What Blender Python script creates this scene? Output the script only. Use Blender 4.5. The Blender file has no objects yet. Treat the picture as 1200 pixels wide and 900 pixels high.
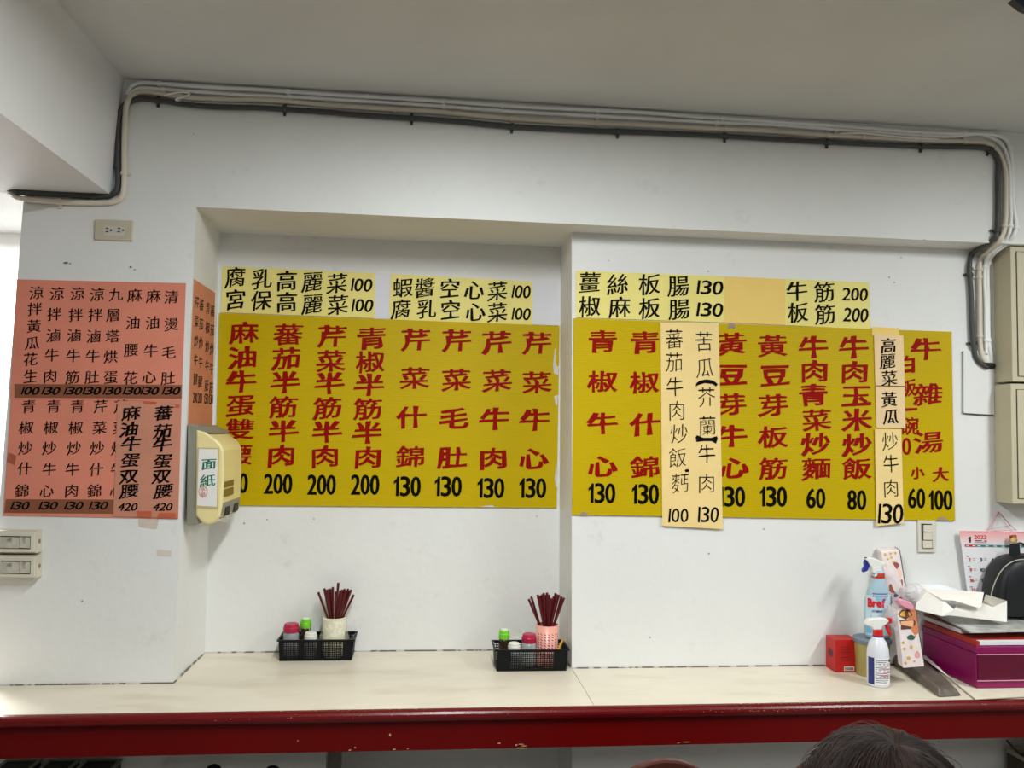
import bpy, bmesh, math, random
from mathutils import Vector, Matrix
random.seed(7)
SC = bpy.context.scene
COL = SC.collection

# ------------------------------------------------------------------ camera, light, exposure
H = 1.474                       # eye height above the floor
FPX, YAW, PITCH, ROLL = 956.5, 0.1026, 0.0574, 0.0189
fw = Vector((math.sin(YAW)*math.cos(PITCH), math.cos(YAW)*math.cos(PITCH), math.sin(PITCH)))
_r = Vector((math.cos(YAW), -math.sin(YAW), 0)); _u = _r.cross(fw)
rt = math.cos(ROLL)*_r + math.sin(ROLL)*_u
up = math.cos(ROLL)*_u - math.sin(ROLL)*_r
EYE = Vector((0, 0, H))
cam = bpy.data.objects.new('camera', bpy.data.cameras.new('camera'))
COL.objects.link(cam); SC.camera = cam
cam.data.sensor_width = 36; cam.data.lens = FPX/1200*36; cam.data.clip_start = .02
m3 = Matrix((rt, up, -fw)).transposed()
cam.matrix_world = Matrix.Translation(EYE) @ m3.to_4x4()

w = bpy.data.worlds.new('world'); SC.world = w; w.use_nodes = True
w.node_tree.nodes['Background'].inputs[0].default_value = (.8, .85, .9, 1)
w.node_tree.nodes['Background'].inputs[1].default_value = .15
SC.view_settings.view_transform = 'Standard'; SC.view_settings.look = 'None'
SC.view_settings.gamma = 1; SC.view_settings.exposure = 0.65; SC.view_settings.use_curve_mapping = False

def lamp(name, loc, sx, sy, power, col=(1, .98, .94), rot=(0, 0, 0)):
    d = bpy.data.lights.new(name, 'AREA'); d.shape = 'RECTANGLE'; d.size = sx; d.size_y = sy
    d.energy = power; d.color = col
    o = bpy.data.objects.new(name, d); o.location = loc; o.rotation_euler = rot; COL.objects.link(o)
    return o
lamp('tube_or_fill_light', (.15, 1.12, 2.42), .10, 1.1, 25, (.96, 1, 1))
lamp('tube_or_fill_light', (2.25, 1.0, 2.42), .10, 1.1, 25, (.96, 1, 1))
lamp('tube_or_fill_light', (.3, -1.2, 2.43), .9, .9, 13, (.98, .99, 1))  # added soft fill behind the camera, no tube known there
lamp('tube_or_fill_light', (2.3, -1.4, 2.43), .9, .9, 8, (.98, .99, 1))  # second added fill behind the camera, further right
lamp('tube_or_fill_light', (-2.2, .2, 2.43), .6, .6, 20, (1, .93, .84))  # added warm lamp to brighten the area left of the beam
lamp('tube_or_fill_light', (-2.2, 3.6, 2.43), .7, .7, 90, (.98, .99, 1))  # added light standing in for daylight in the room beyond the pillar

# ------------------------------------------------------------------ pixel -> place on a known plane
def ray(u, v): return (fw + rt*((u-600)/FPX) + up*((450-v)/FPX))
def P(u, v, y): r = ray(u, v); return EYE + r*(y/r.y)
def PX(u, v, x): r = ray(u, v); return EYE + r*(x/r.x)
def PZ(u, v, z): r = ray(u, v); return EYE + r*((z-H)/r.z)

YF, YA, YR, YE = 2.45, 2.769, 2.552, 2.209     # beam and left pillar, alcove, right wall, counter edge
ZC, ZS, ZB, ZK, ZK2 = H+1.0109, H+.6397, H+.6618, H-.7344, H-.8409

# ------------------------------------------------------------------ materials
def lin(c): return tuple(((x/255)/12.92 if x/255 <= .04045 else ((x/255+.055)/1.055)**2.4) for x in c)
MATS = {}
def mat(name, c, rough=.6, var=.0, scale=8, bump=.0, bscale=40, metal=0, c2=None, thr=None, alpha=1, trans=0, spec=.5, soft=.04, stretch=None):
    """c: sRGB 0-255; var: mottling; c2/thr: second colour where noise passes thr (chips, stains)."""
    if name in MATS: return MATS[name]
    m = bpy.data.materials.new(name); m.use_nodes = True; MATS[name] = m
    n, l = m.node_tree.nodes, m.node_tree.links; b = n['Principled BSDF']
    b.inputs['Base Color'].default_value = (*lin(c), 1); b.inputs['Roughness'].default_value = rough
    b.inputs['Metallic'].default_value = metal; b.inputs['Alpha'].default_value = alpha
    b.inputs['Transmission Weight'].default_value = trans; b.inputs['Specular IOR Level'].default_value = spec
    tc = n.new('ShaderNodeTexCoord'); src = tc.outputs['Object']
    if stretch:
        mp = n.new('ShaderNodeMapping'); mp.inputs['Scale'].default_value = stretch; l.new(src, mp.inputs[0]); src = mp.outputs[0]
    col = None
    if var:
        t = n.new('ShaderNodeTexNoise'); t.inputs['Scale'].default_value = scale; t.inputs['Detail'].default_value = 5; l.new(src, t.inputs['Vector'])
        r = n.new('ShaderNodeValToRGB'); L = lin(c)
        r.color_ramp.elements[0].position = .3; r.color_ramp.elements[1].position = .7
        r.color_ramp.elements[0].color = (*[x*(1-var) for x in L], 1); r.color_ramp.elements[1].color = (*[min(1, x*(1+var*.5)) for x in L], 1)
        l.new(t.outputs['Fac'], r.inputs[0]); col = r.outputs[0]
    if c2:
        t = n.new('ShaderNodeTexNoise'); t.inputs['Scale'].default_value = thr[1]; t.inputs['Detail'].default_value = 6; l.new(src, t.inputs['Vector'])
        r = n.new('ShaderNodeValToRGB'); r.color_ramp.elements[0].position = thr[0]; r.color_ramp.elements[1].position = min(1, thr[0]+soft)
        l.new(t.outputs['Fac'], r.inputs[0])
        mx = n.new('ShaderNodeMix'); mx.data_type = 'RGBA'; l.new(r.outputs[0], mx.inputs['Factor'])
        if col: l.new(col, mx.inputs['A'])
        else: mx.inputs['A'].default_value = (*lin(c), 1)
        mx.inputs['B'].default_value = (*lin(c2), 1); col = mx.outputs['Result']
    if col: l.new(col, b.inputs['Base Color'])
    if bump:
        t = n.new('ShaderNodeTexNoise'); t.inputs['Scale'].default_value = bscale; t.inputs['Detail'].default_value = 4; l.new(src, t.inputs['Vector'])
        bp = n.new('ShaderNodeBump'); bp.inputs['Strength'].default_value = bump; bp.inputs['Distance'].default_value = .01
        l.new(t.outputs['Fac'], bp.inputs['Height']); l.new(bp.outputs[0], b.inputs['Normal'])
    return m

def wall_mat():
    m = mat('painted_plaster', (232, 232, 229), .62, .05, 2.2, .14, 26)
    n, l = m.node_tree.nodes, m.node_tree.links; b = n['Principled BSDF']
    src = b.inputs['Base Color'].links[0].from_socket
    tc = n.new('ShaderNodeTexCoord')
    v = n.new('ShaderNodeTexVoronoi'); v.inputs['Scale'].default_value = 7; l.new(tc.outputs['Object'], v.inputs['Vector'])
    r = n.new('ShaderNodeValToRGB'); r.color_ramp.elements[0].position = .012; r.color_ramp.elements[1].position = .028
    l.new(v.outputs['Distance'], r.inputs[0])
    t = n.new('ShaderNodeTexNoise'); t.inputs['Scale'].default_value = 11; t.inputs['Detail'].default_value = 7; t.inputs['Roughness'].default_value = .7
    l.new(tc.outputs['Object'], t.inputs['Vector'])
    r2 = n.new('ShaderNodeValToRGB'); r2.color_ramp.elements[0].position = .60; r2.color_ramp.elements[1].position = .80
    r2.color_ramp.elements[0].color = (1, 1, 1, 1); r2.color_ramp.elements[1].color = (.84, .835, .82, 1)
    l.new(t.outputs['Fac'], r2.inputs[0])
    m1 = n.new('ShaderNodeMix'); m1.data_type = 'RGBA'; m1.blend_type = 'MULTIPLY'; m1.inputs['Factor'].default_value = 1
    l.new(src, m1.inputs['A']); l.new(r2.outputs[0], m1.inputs['B'])
    m2 = n.new('ShaderNodeMix'); m2.data_type = 'RGBA'; l.new(r.outputs[0], m2.inputs['Factor'])
    m2.inputs['A'].default_value = (.25, .24, .22, 1); l.new(m1.outputs['Result'], m2.inputs['B'])
    l.new(m2.outputs['Result'], b.inputs['Base Color'])
    return m
WALL = wall_mat()

# ------------------------------------------------------------------ mesh helpers
def link(name, me, m=None, parent=None, smooth=False, **props):
    o = bpy.data.objects.new(name, me); COL.objects.link(o)
    if m: me.materials.append(m)
    if parent: o.parent = parent
    if smooth:
        for p in me.polygons: p.use_smooth = True
    for k, v in props.items(): o[k] = v
    return o
def T(o, label, cat, group=None):
    o['label'] = label; o['category'] = cat
    if group: o['group'] = group
    return o
def empty(name, loc, label, cat, group=None):
    o = bpy.data.objects.new(name, None); o.location = loc; o.empty_display_size = .02; COL.objects.link(o)
    o['_base'] = 1
    del o['_base']
    return T(o, label, cat, group)
class MB:
    def __init__(s): s.v = []; s.f = []; s.off = Vector((0, 0, 0))
    def add(s, vs, fs):
        b = len(s.v); s.v += [Vector(x) for x in vs]; s.f += [tuple(i+b for i in f) for f in fs]; return s
    def box(s, a, b, rot=0, piv=None):
        x0, y0, z0 = a; x1, y1, z1 = b
        vs = [Vector(p) for p in ((x0,y0,z0),(x1,y0,z0),(x1,y1,z0),(x0,y1,z0),(x0,y0,z1),(x1,y0,z1),(x1,y1,z1),(x0,y1,z1))]
        if rot:
            c = Vector(piv) if piv else Vector(((x0+x1)/2, (y0+y1)/2, 0)); R = Matrix.Rotation(rot, 3, 'Z')
            vs = [R @ (v-c) + c for v in vs]
        return s.add(vs, [(0,3,2,1),(4,5,6,7),(0,1,5,4),(1,2,6,5),(2,3,7,6),(3,0,4,7)])
    def prism(s, pts, d):
        """closed polygon pts (3D), extruded by vector d"""
        n = len(pts); d = Vector(d); pts = [Vector(p) for p in pts]
        return s.add(pts+[p+d for p in pts], [tuple(range(n)), tuple(reversed(range(n, 2*n)))]+[(i, i+n, (i+1) % n+n, (i+1) % n) for i in range(n)])
    def loft(s, secs, seg=24, cap=True, power=2):
        """secs: (z, rx, ry, cx, cy)"""
        vs = []; fs = []
        for z, rx, ry, cx, cy in secs:
            for i in range(seg):
                a = 2*math.pi*i/seg; c, q = math.cos(a), math.sin(a); e = 2/power
                vs.append((cx+rx*math.copysign(abs(c)**e, c), cy+ry*math.copysign(abs(q)**e, q), z))
        for k in range(len(secs)-1):
            for i in range(seg):
                j = (i+1) % seg; fs.append((k*seg+i, k*seg+j, (k+1)*seg+j, (k+1)*seg+i))
        if cap:
            fs.append(tuple(reversed(range(seg)))); fs.append(tuple((len(secs)-1)*seg+i for i in range(seg)))
        return s.add(vs, fs)
    def tube(s, pts, r, seg=10, cap=True, flat=1):
        pts = [Vector(p) for p in pts]; n = len(pts); vs = []; fs = []
        rr = r if isinstance(r, (list, tuple)) else [r]*n
        prev = None
        for i, p in enumerate(pts):
            t = (pts[min(i+1, n-1)]-pts[max(i-1, 0)]).normalized()
            a = prev if prev else (Vector((0, 1, 0)) if abs(t.y) < .9 else Vector((0, 0, 1)))
            a = (a - t*a.dot(t)).normalized(); prev = a; b = t.cross(a)
            for k in range(seg):
                q = 2*math.pi*k/seg; vs.append(p + a*(math.cos(q)*rr[i]*flat) + b*(math.sin(q)*rr[i]))
        for i in range(n-1):
            for k in range(seg):
                j = (k+1) % seg; fs.append((i*seg+k, i*seg+j, (i+1)*seg+j, (i+1)*seg+k))
        if cap: fs += [tuple(reversed(range(seg))), tuple((n-1)*seg+k for k in range(seg))]
        return s.add(vs, fs)
    def ball(s, c, r, seg=16, rings=10):
        rx, ry, rz = r if isinstance(r, (list, tuple)) else (r, r, r)
        return s.loft([(c[2]+rz*math.sin(t), max(1e-5, rx*math.cos(t)), max(1e-5, ry*math.cos(t)), c[0], c[1]) for t in [(-.5+i/rings)*math.pi for i in range(rings+1)]], seg)
    def mesh(s, name, o=(0, 0, 0)):
        o = Vector(o); me = bpy.data.meshes.new(name); me.from_pydata([tuple(v-o) for v in s.v], [], s.f); me.update()
        bm = bmesh.new(); bm.from_mesh(me); bmesh.ops.recalc_face_normals(bm, faces=bm.faces[:]); bm.to_mesh(me); bm.free()
        return me
    def build(s, name, m, parent=None, smooth=False, bevel=0, **props):
        """world-space vertices; a child is stored relative to its parents, a top-level mesh gets its origin at its base"""
        if parent:
            off = Vector((0, 0, 0)); q = parent
            while q: off += q.location; q = q.parent
            o = link(name, s.mesh(name, off), m, parent, smooth, **props)
        else:
            lo = Vector([min(v[i] for v in s.v) for i in range(3)]); hi = Vector([max(v[i] for v in s.v) for i in range(3)])
            c = Vector(((lo.x+hi.x)/2, (lo.y+hi.y)/2, lo.z))
            o = link(name, s.mesh(name, c), m, None, smooth, **props); o.location = c
        if bevel:
            b = o.modifiers.new('bevel', 'BEVEL'); b.width = bevel; b.segments = 2; b.limit_method = 'ANGLE'; b.angle_limit = .6
        return o
def B(*boxes):
    m = MB()
    for a, b in boxes: m.box(a, b)
    return m
def smoothpath(pts, n=6):
    pts = [Vector(p) for p in pts]; out = []
    for i in range(len(pts)-1):
        p0, p1, p2, p3 = pts[max(i-1, 0)], pts[i], pts[i+1], pts[min(i+2, len(pts)-1)]
        for k in range(n):
            t = k/n
            out.append(.5*((2*p1)+(p2-p0)*t+(2*p0-5*p1+4*p2-p3)*t*t+(3*p1-p0-3*p2+p3)*t**3))
    out.append(pts[-1]); return out
def quad(c, y): return [P(u, v, y) for u, v in c]          # four picture corners of a flat sheet on the plane y

# ------------------------------------------------------------------ the setting
def lerpx(pa, pb, z):     # x of a slightly leaning edge at height z
    t = (z-pa.z)/(pb.z-pa.z); return pa.x+(pb.x-pa.x)*t
EL = (P(-18, 806, YF), P(27.5, 235, YF)); EA = (P(203, 803, YF), P(230, 243, YF)); EA2 = (P(240, 763, YA), P(258, 270, YA))
EP2 = (P(655, 763, YA), P(657, 288, YA)); EP = (P(670, 783, YR), P(670, 274, YR))
XR = 3.1; XLW = -3.6
def fx_(e, z): return lerpx(*e, z) if isinstance(e, tuple) else e
def block(name, foot, z0, z1):
    n = len(foot); m = MB()
    m.add([(fx_(e, z), y, z) for z in (z0, z1) for e, y in foot], [tuple(range(n)), tuple(range(n, 2*n))]+[(i, (i+1) % n, (i+1) % n+n, i+n) for i in range(n)])
    return m.build(name, WALL, kind='structure')
YW = 3.05
block('wall_pillar', [(EL, YF), (EA, YF), (EA2, YA), (EA2, YW), (EL, YW)], 0, ZS)
block('wall_alcove', [(EA2, YA), (EP2, YA), (EP2, YW), (EA2, YW)], 0, ZS)
block('wall_back', [(EP, YR), (XR, YR), (XR, YW), (EP2, YW), (EP2, YA)], 0, ZS)
block('trim_6', [(EL, YF), (XR, YF), (XR, YW), (EL, YW)], ZS, ZC)
B(((XLW, YF+.01, ZB), (lerpx(*EL, ZB)-.001, YF+.04, ZC))).build('trim_7', WALL, kind='structure')
FLOOR = mat('floor_tile', (112, 109, 104), .35, .15, 6)
B(((XLW, -3, -.05), (XR, 5, 0))).build('floor', FLOOR, kind='structure')
CEIL = mat('ceiling_paint', (214, 214, 211), .8, .05, 3, .1, 20)
B(((XLW, -3, ZC), (XR, 5, ZC+.05))).build('ceiling', CEIL, kind='structure')
B(((XLW-.05, -3, 0), (XLW, 5, ZC))).build('wall_left', mat('dim_wall_paint', (176, 174, 168), .7, .04, 2), kind='structure')
B(((XR, -3, 0), (XR+.05, 5, ZC))).build('wall_right', mat('dim_wall_paint', (176, 174, 168), .7, .04, 2), kind='structure')
B(((XLW, -3.05, 0), (XR, -3, ZC))).build('wall_front', mat('dim_wall_paint', (176, 174, 168), .7, .04, 2), kind='structure')
B(((XLW, 4.6, 0), (XR, 4.65, ZC))).build('wall_far', mat('far_wall_paint', (240, 238, 236), .7, .03, 2), kind='structure')
# concrete beam running towards the camera along the left of the ceiling
xb0, xb1 = P(145, 95, YF).x, P(131, 227, YF).x
b = MB(); b.prism([(-2.9, YF+.005, ZB), (xb1, YF+.005, ZB), (xb0, YF+.005, ZC), (-2.9, YF+.005, ZC)], (0, -5.4, 0))
b.build('trim_1', mat('beam_paint', (226, 226, 226), .55, .04, 3, .1, 22), kind='structure')
# painted-over cover plate in the right wall, with its dark joint
pl = quad([(1128, 411), (1163, 412), (1164, 486), (1128, 484)], YR)
MB().prism(pl, (0, -.006, 0)).build('trim_2', WALL, kind='structure')
g = MB()
g.tube([P(1128, 484, YR-.004), P(1146, 486, YR-.004), P(1164, 486.5, YR-.004)], .0022, 6); g.tube([P(1127.6, 412, YR-.004), P(1128, 484, YR-.004)], .0010, 6)
g.tube([P(1128, 412, YR-.004), P(1140, 413, YR-.004)], .0014, 6)
g.build('trim_3', mat('joint_grime', (86, 84, 82), .9), kind='structure')
# grime line where the wall meets the counter
g = MB()
for e0, e1, y0, y1 in ((lerpx(*EL, ZK)-.02, lerpx(*EA, ZK), YF, YF), (lerpx(*EA, ZK), lerpx(*EA2, ZK), YF, YA), (lerpx(*EA2, ZK), lerpx(*EP2, ZK), YA, YA), (lerpx(*EP2, ZK), lerpx(*EP, ZK), YA, YR), (lerpx(*EP, ZK), 1.9, YR, YR)):
    g.tube([(e0, y0-.001, ZK+.001), ((e0+e1)/2, (y0+y1)/2-.001, ZK+.0015), (e1, y1-.001, ZK+.001)], .0028, 6)
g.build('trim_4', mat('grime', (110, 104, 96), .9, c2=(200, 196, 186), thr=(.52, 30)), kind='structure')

# ------------------------------------------------------------------ lettering
GC = {}; CP = {}
ONE = {0: ([(.30,0),(.72,0),(.72,1),(.44,1),(.30,.86),(0,.76),(0,.60),(.30,.70)], [(0,1,7),(1,2,3,4,7),(4,5,6,7)]), 1: ([(0,0),(1,0),(1,1),(0,1)], [(0,1,2,3)])}
def glyph(ch):
    if ch in GC: return GC[ch]
    cu = bpy.data.curves.new('g', 'FONT'); cu.body = ch; cu.size = 1; cu.resolution_u = 3
    o = bpy.data.objects.new('g', cu); COL.objects.link(o)
    dg = bpy.context.evaluated_depsgraph_get(); ev = o.evaluated_get(dg); me = ev.to_mesh()
    raw = [v.co.to_2d().copy() for v in me.vertices]; rf = [tuple(p.vertices) for p in me.polygons]
    ev.to_mesh_clear(); bpy.data.objects.remove(o); bpy.data.curves.remove(cu)
    key = {}; vs = []; mp = []
    for p in raw:
        k = (round(p.x, 5), round(p.y, 5))
        if k not in key: key[k] = len(vs); vs.append(p)
        mp.append(key[k])
    fs = []
    for f in rf:
        f = [mp[i] for i in f]
        if len(set(f)) == len(f):
            a = sum(vs[f[i]].x*vs[f[(i+1) % len(f)]].y-vs[f[(i+1) % len(f)]].x*vs[f[i]].y for i in range(len(f)))
            fs.append(tuple(f) if a > 0 else tuple(reversed(f)))
    # outline normals
    ed = {}
    for f in fs:
        for i in range(len(f)):
            a, b = f[i], f[(i+1) % len(f)]
            if (b, a) in ed: ed.pop((b, a))
            else: ed[(a, b)] = 1
    nr = [Vector((0, 0)) for _ in vs]
    for a, b in ed:
        d = vs[b]-vs[a]
        if d.length > 1e-7:
            n = Vector((d.y, -d.x)).normalized(); nr[a] += n; nr[b] += n
    for i, n in enumerate(nr):
        if n.length > 1e-6: nr[i] = n.normalized()*min(1.35, 2/max(n.length, .5))
    # strokes drawn as separate outlines overlap: number them so that each can lie a hair above the last
    pa = list(range(len(vs)))
    def fd(i):
        while pa[i] != i: i = pa[i]
        return i
    for f in fs:
        for i in f[1:]: pa[fd(i)] = fd(f[0])
    ids = {}; CP[ch] = [ids.setdefault(fd(i), len(ids)) for i in range(len(vs))]
    GC[ch] = (vs, fs, nr); return GC[ch]
# style: thickening of upright / level strokes (in em), tilt, slant, wobble
ST = {'board': (.032, .022, .10, 0, .014), 'brush': (.020, .004, .11, .03, .016), 'pen': (-.008, -.014, .07, -.02, .012),
      'kai': (.010, -.002, .11, 0, .010), 'marker': (.030, .016, .14, .10, .022), 'plain': (.012, .008, 0, 0, 0), 'fine': (0, 0, 0, 0, 0)}
class Text:
    """collects flat print lying on a surface; M maps picture point to the surface, R/U its axes, N towards the viewer"""
    def __init__(s, M, R=Vector((1, 0, 0)), U=Vector((0, 0, 1)), N=Vector((0, -1, 0)), lift=.0008):
        s.M, s.R, s.U, s.N, s.lift = M, R, U, N, lift; s.mb = MB()
    def _sz(s, u, v, w, h):
        return (s.M(u+w/2, v)-s.M(u-w/2, v)).dot(s.R) if s.R.y == 0 else (s.M(u+w/2, v)-s.M(u-w/2, v)).length, abs((s.M(u, v+h/2)-s.M(u, v-h/2)).z)
    def put(s, u, v, ch, w, h, st='board'):
        tv, th, tilt, slant, wob = ST[st]; W, Hh = s._sz(u, v, w, h); c = s.M(u, v)+s.N*s.lift
        vs, fs, nr = glyph(ch); ph = random.random()*6
        out = []; kb = max(.75, min(1.75, 1.9-len(vs)/75)) if st in ('board', 'brush', 'marker') else 1   # sparse characters carry heavier strokes
        for p, n, cp in zip(vs, nr, CP[ch]):
            kk = kb*(1+(.45 if kb != 1 else .2)*math.sin(11*p.x-8*p.y+ph))
            x = p.x+n.x*tv*kk-.5; y = p.y+n.y*th*kk-.38
            y += tilt*x + wob*math.sin(5*x+ph); x += slant*y + wob*math.sin(6*y+ph*2)
            if tilt: y *= 1-.10*x                       # brush characters open towards the right foot
            out.append(c+s.R*(x*W*1.0)+s.U*(y*Hh*1.0)+s.N*(cp*6e-5))
        o2 = []; f2 = []
        for k, f in enumerate(fs): f2.append(tuple(range(len(o2), len(o2)+len(f)))); o2 += [out[i]+s.N*((k % 9)*1.2e-5) for i in f]
        s.mb.add(o2, f2); return s
    def num(s, u, v, txt, w, h, st='plain', slant=0, tv=.02, th=.01, gap=.12):
        W, Hh = s._sz(u, v, w, h); c = s.M(u, v)+s.N*s.lift
        hand = st != 'plain'
        ws = [(.26 if hand else .58) if ch == '1' else 1 for ch in txt]; tot = sum(ws)+gap*(len(txt)-1); x0 = -.5
        wob = ST[st][4]
        for ch, wi in zip(txt, ws):
            vs, fs, nr = glyph(ch)
            if ch == '1': vs, fs = ONE[1 if hand else 0]; vs = [Vector(q) for q in vs]; nr = [Vector((0, 0))]*len(vs)
            xs = [p.x for p in vs]; ys = [p.y for p in vs]; a, b, lo, hi = min(xs), max(xs), min(ys), max(ys)
            cw = wi/tot; ph = random.random()*6; out = []
            for p, n in zip(vs, nr):
                x = x0+cw*(p.x-a)/(b-a); y = (p.y-lo)/(hi-lo)-.5
                xx = x*W+n.x*tv*Hh; yy = y*Hh+n.y*th*Hh
                xx += slant*yy+wob*Hh*math.sin(5*y+ph)
                yy += wob*Hh*math.sin(7*(x-x0)/cw+ph)*(ch != '1')
                out.append(c+s.R*xx+s.U*yy)
            s.mb.add(out, fs); x0 += cw*(1+gap/wi*1.0) if False else cw+gap/tot
        return s
    def poly(s, pts):
        s.mb.add([s.M(u, v)+s.N*s.lift for u, v in pts], [tuple(range(len(pts)))]); return s
    def disc(s, u, v, r, k=12, sy=1): return s.poly([(u+r*math.cos(2*math.pi*i/k), v+r*sy*math.sin(2*math.pi*i/k)) for i in range(k)])
    def bar(s, u0, v0, u1, v1, w):
        dx, dy = u1-u0, v1-v0; L = math.hypot(dx, dy) or 1; nx, ny = -dy/L*w/2, dx/L*w/2
        return s.poly([(u0+nx, v0+ny), (u1+nx, v1+ny), (u1-nx, v1-ny), (u0-nx, v0-ny)])
    def build(s, name, m, parent, **k):
        off = Vector((0, 0, 0)); q = parent
        while q: off += q.location; q = q.parent
        me = bpy.data.meshes.new(name); me.from_pydata([tuple(v-off) for v in s.mb.v], [], s.mb.f); me.update()
        return link(name, me, m, parent, **k)
def on(y): return lambda u, v: P(u, v, y)
RED = mat('red_lettering', (148, 4, 2), .6, spec=.12); BLK = mat('black_lettering', (8, 7, 8), .6, spec=.08); INK = mat('brush_ink', (16, 10, 10), .6, spec=.08)

# ------------------------------------------------------------------ the two yellow menu boards
def corr_mat():
    m = mat('yellow_board', (198, 170, 1), .5, .05, 3, spec=.15)
    n, l = m.node_tree.nodes, m.node_tree.links; b = n['Principled BSDF']
    tc = n.new('ShaderNodeTexCoord'); wv = n.new('ShaderNodeTexWave'); wv.bands_direction = 'Z'; wv.inputs['Scale'].default_value = 42
    l.new(tc.outputs['Object'], wv.inputs['Vector']); bp = n.new('ShaderNodeBump'); bp.inputs['Strength'].default_value = .12; bp.inputs['Distance'].default_value = .002
    l.new(wv.outputs['Fac'], bp.inputs['Height']); l.new(bp.outputs[0], b.inputs['Normal'])
    return m
YB = corr_mat()
def sheet(name, c, y, th, m, label, cat='sign', group=None):
    o = MB().prism(quad(c, y), (0, -th, 0)).build(name, m)
    return T(o, label, cat, group)
TH = .005
def columns(parent, y, cols, m=RED, st='board', sz=(35, 26.5), price=(32, 23), pst='plain', pm=BLK, kw={}):
    for col in cols:
        chars, pr = col[0], col[1]
        t = Text(on(y))
        cs = col[2] if len(col) > 2 else sz
        for ch, u, v in chars: t.put(u, v, ch, cs[0], cs[1], st)
        t.build('dish_name', m, parent)
        if pr:
            t = Text(on(y)); txt, u, v = pr[:3]; pw = pr[3] if len(pr) > 3 else price[0]
            t.num(u, v, txt, pw, price[1], pst, **kw); t.build('price', pm, parent)
def vcol(s, pts, st=None): return [(c, u, v) for c, (u, v) in zip(s, pts)]
bl = sheet('menu_board', [(257.5, 367), (655.5, 382), (652, 595), (252, 592)], YA-.001, TH, YB,
           'yellow corrugated menu board with red dishes, inside the recess above the chopstick baskets', 'menu board')
bkw = dict(tv=.034, th=.018, gap=.16)
columns(bl, YA-.001-TH, [
 (vcol('麻油牛蛋雙腰', [(286,390),(285,419),(283,447),(282,475),(281,503),(279,533)]), ('200', 274, 566)),
 (vcol('蕃茄半筋半肉', [(338,392),(336,420),(334,448),(332,477),(332,505),(330,534)]), ('200', 326, 567)),
 (vcol('芹菜半筋半肉', [(389,394),(388,423),(386,449),(384,478),(383,506),(381,535)]), ('200', 377, 568)),
 (vcol('青椒半筋半肉', [(436,396),(434,424),(433,451),(431,479),(431,507),(431,536)]), ('200', 428, 568)),
 (vcol('芹菜什錦', [(487,398),(486,443),(482,489),(481,535)]), ('130', 477, 570, 31)),
 (vcol('芹菜毛肚', [(535,399),(535,445),(532,490),(530,536)]), ('130', 525, 570, 31)),
 (vcol('芹菜牛肉', [(582,401),(583,446),(580,491),(578,537)]), ('130', 575, 572, 31)),
 (vcol('芹菜牛心', [(629,402),(629,448),(627,492),(625,537)]), ('130', 624, 572, 31))], kw=bkw)
PEEL = mat('peeled_white_backing', (214, 206, 196), .8, .1, 40)
for pts in ([(650,409),(652,408),(651,424),(653,430),(655,428),(654,440),(649,438),(648,428)], [(649,464),(654,463),(653,476),(651,474)], [(566,593),(577,592),(580,594.5),(564,594)], [(652,540),(650,560),(651,570),(653,572)]):
    Text(on(YA-.001-TH)).poly(pts).build('peeled_spot', PEEL, bl)
br = sheet('menu_board', [(672, 373), (1114, 389), (1118, 610), (670, 603)], YR-.001, TH, YB,
           'longer yellow corrugated menu board with red dishes, on the wall right of the recess', 'menu board')
yb = YR-.001-TH
columns(br, yb, [
 (vcol('青椒牛心', [(706,400),(706,447),(706,496),(706,546)]), ('130', 705, 578, 31)),
 (vcol('青椒什錦', [(756,401),(755,448),(756,497),(756,547)]), ('130', 756, 579, 31)),
 (vcol('黃豆芽牛心', [(857,403),(858,439),(857,474),(857,511),(860,548)]), ('130', 857, 582, 31)),
 (vcol('黃豆芽板筋', [(905,405),(908,440),(906,475),(906,512),(906,549)]), ('130', 906, 582, 31)),
 (vcol('牛肉青菜炒麵', [(953,407),(954,435),(953,463),(957,492),(956,520),(957,549)]), ('60', 956, 584, 21)),
 (vcol('牛肉玉米炒飯', [(1000,407),(1001,436),(1003,464),(1004,492),(1004,521),(1004,549)]), ('80', 1004, 586, 21)),
 (vcol('白飯一碗', [(1063,427),(1063,454),(1064,480),(1066,499)]), None, (22, 22)),
 (vcol('牛雜湯', [(1085,409),(1087,462),(1088,518)]), None),
 (vcol('小', [(1075,554)]), ('60', 1074, 584, 19), (16, 15)),
 (vcol('大', [(1102,556)]), ('100', 1102, 586, 27), (19, 17))], kw=bkw)
t = Text(on(yb)); t.num(1059, 523, '10', 16, 20, tv=.03); t.build('price', RED, br)
for pts in ([(854,379),(862,379.5),(861,386),(857,384),(853,386)], [(681,600),(689,600.5),(688,604),(680,603.5)], [(1098,608),(1104,605),(1110,608),(1111,610),(1098,609.5)]):
    Text(on(yb)).poly(pts).build('peeled_spot', mat('dirty_peeled_spot', (168, 150, 128), .8, .3, 60), br)

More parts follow.
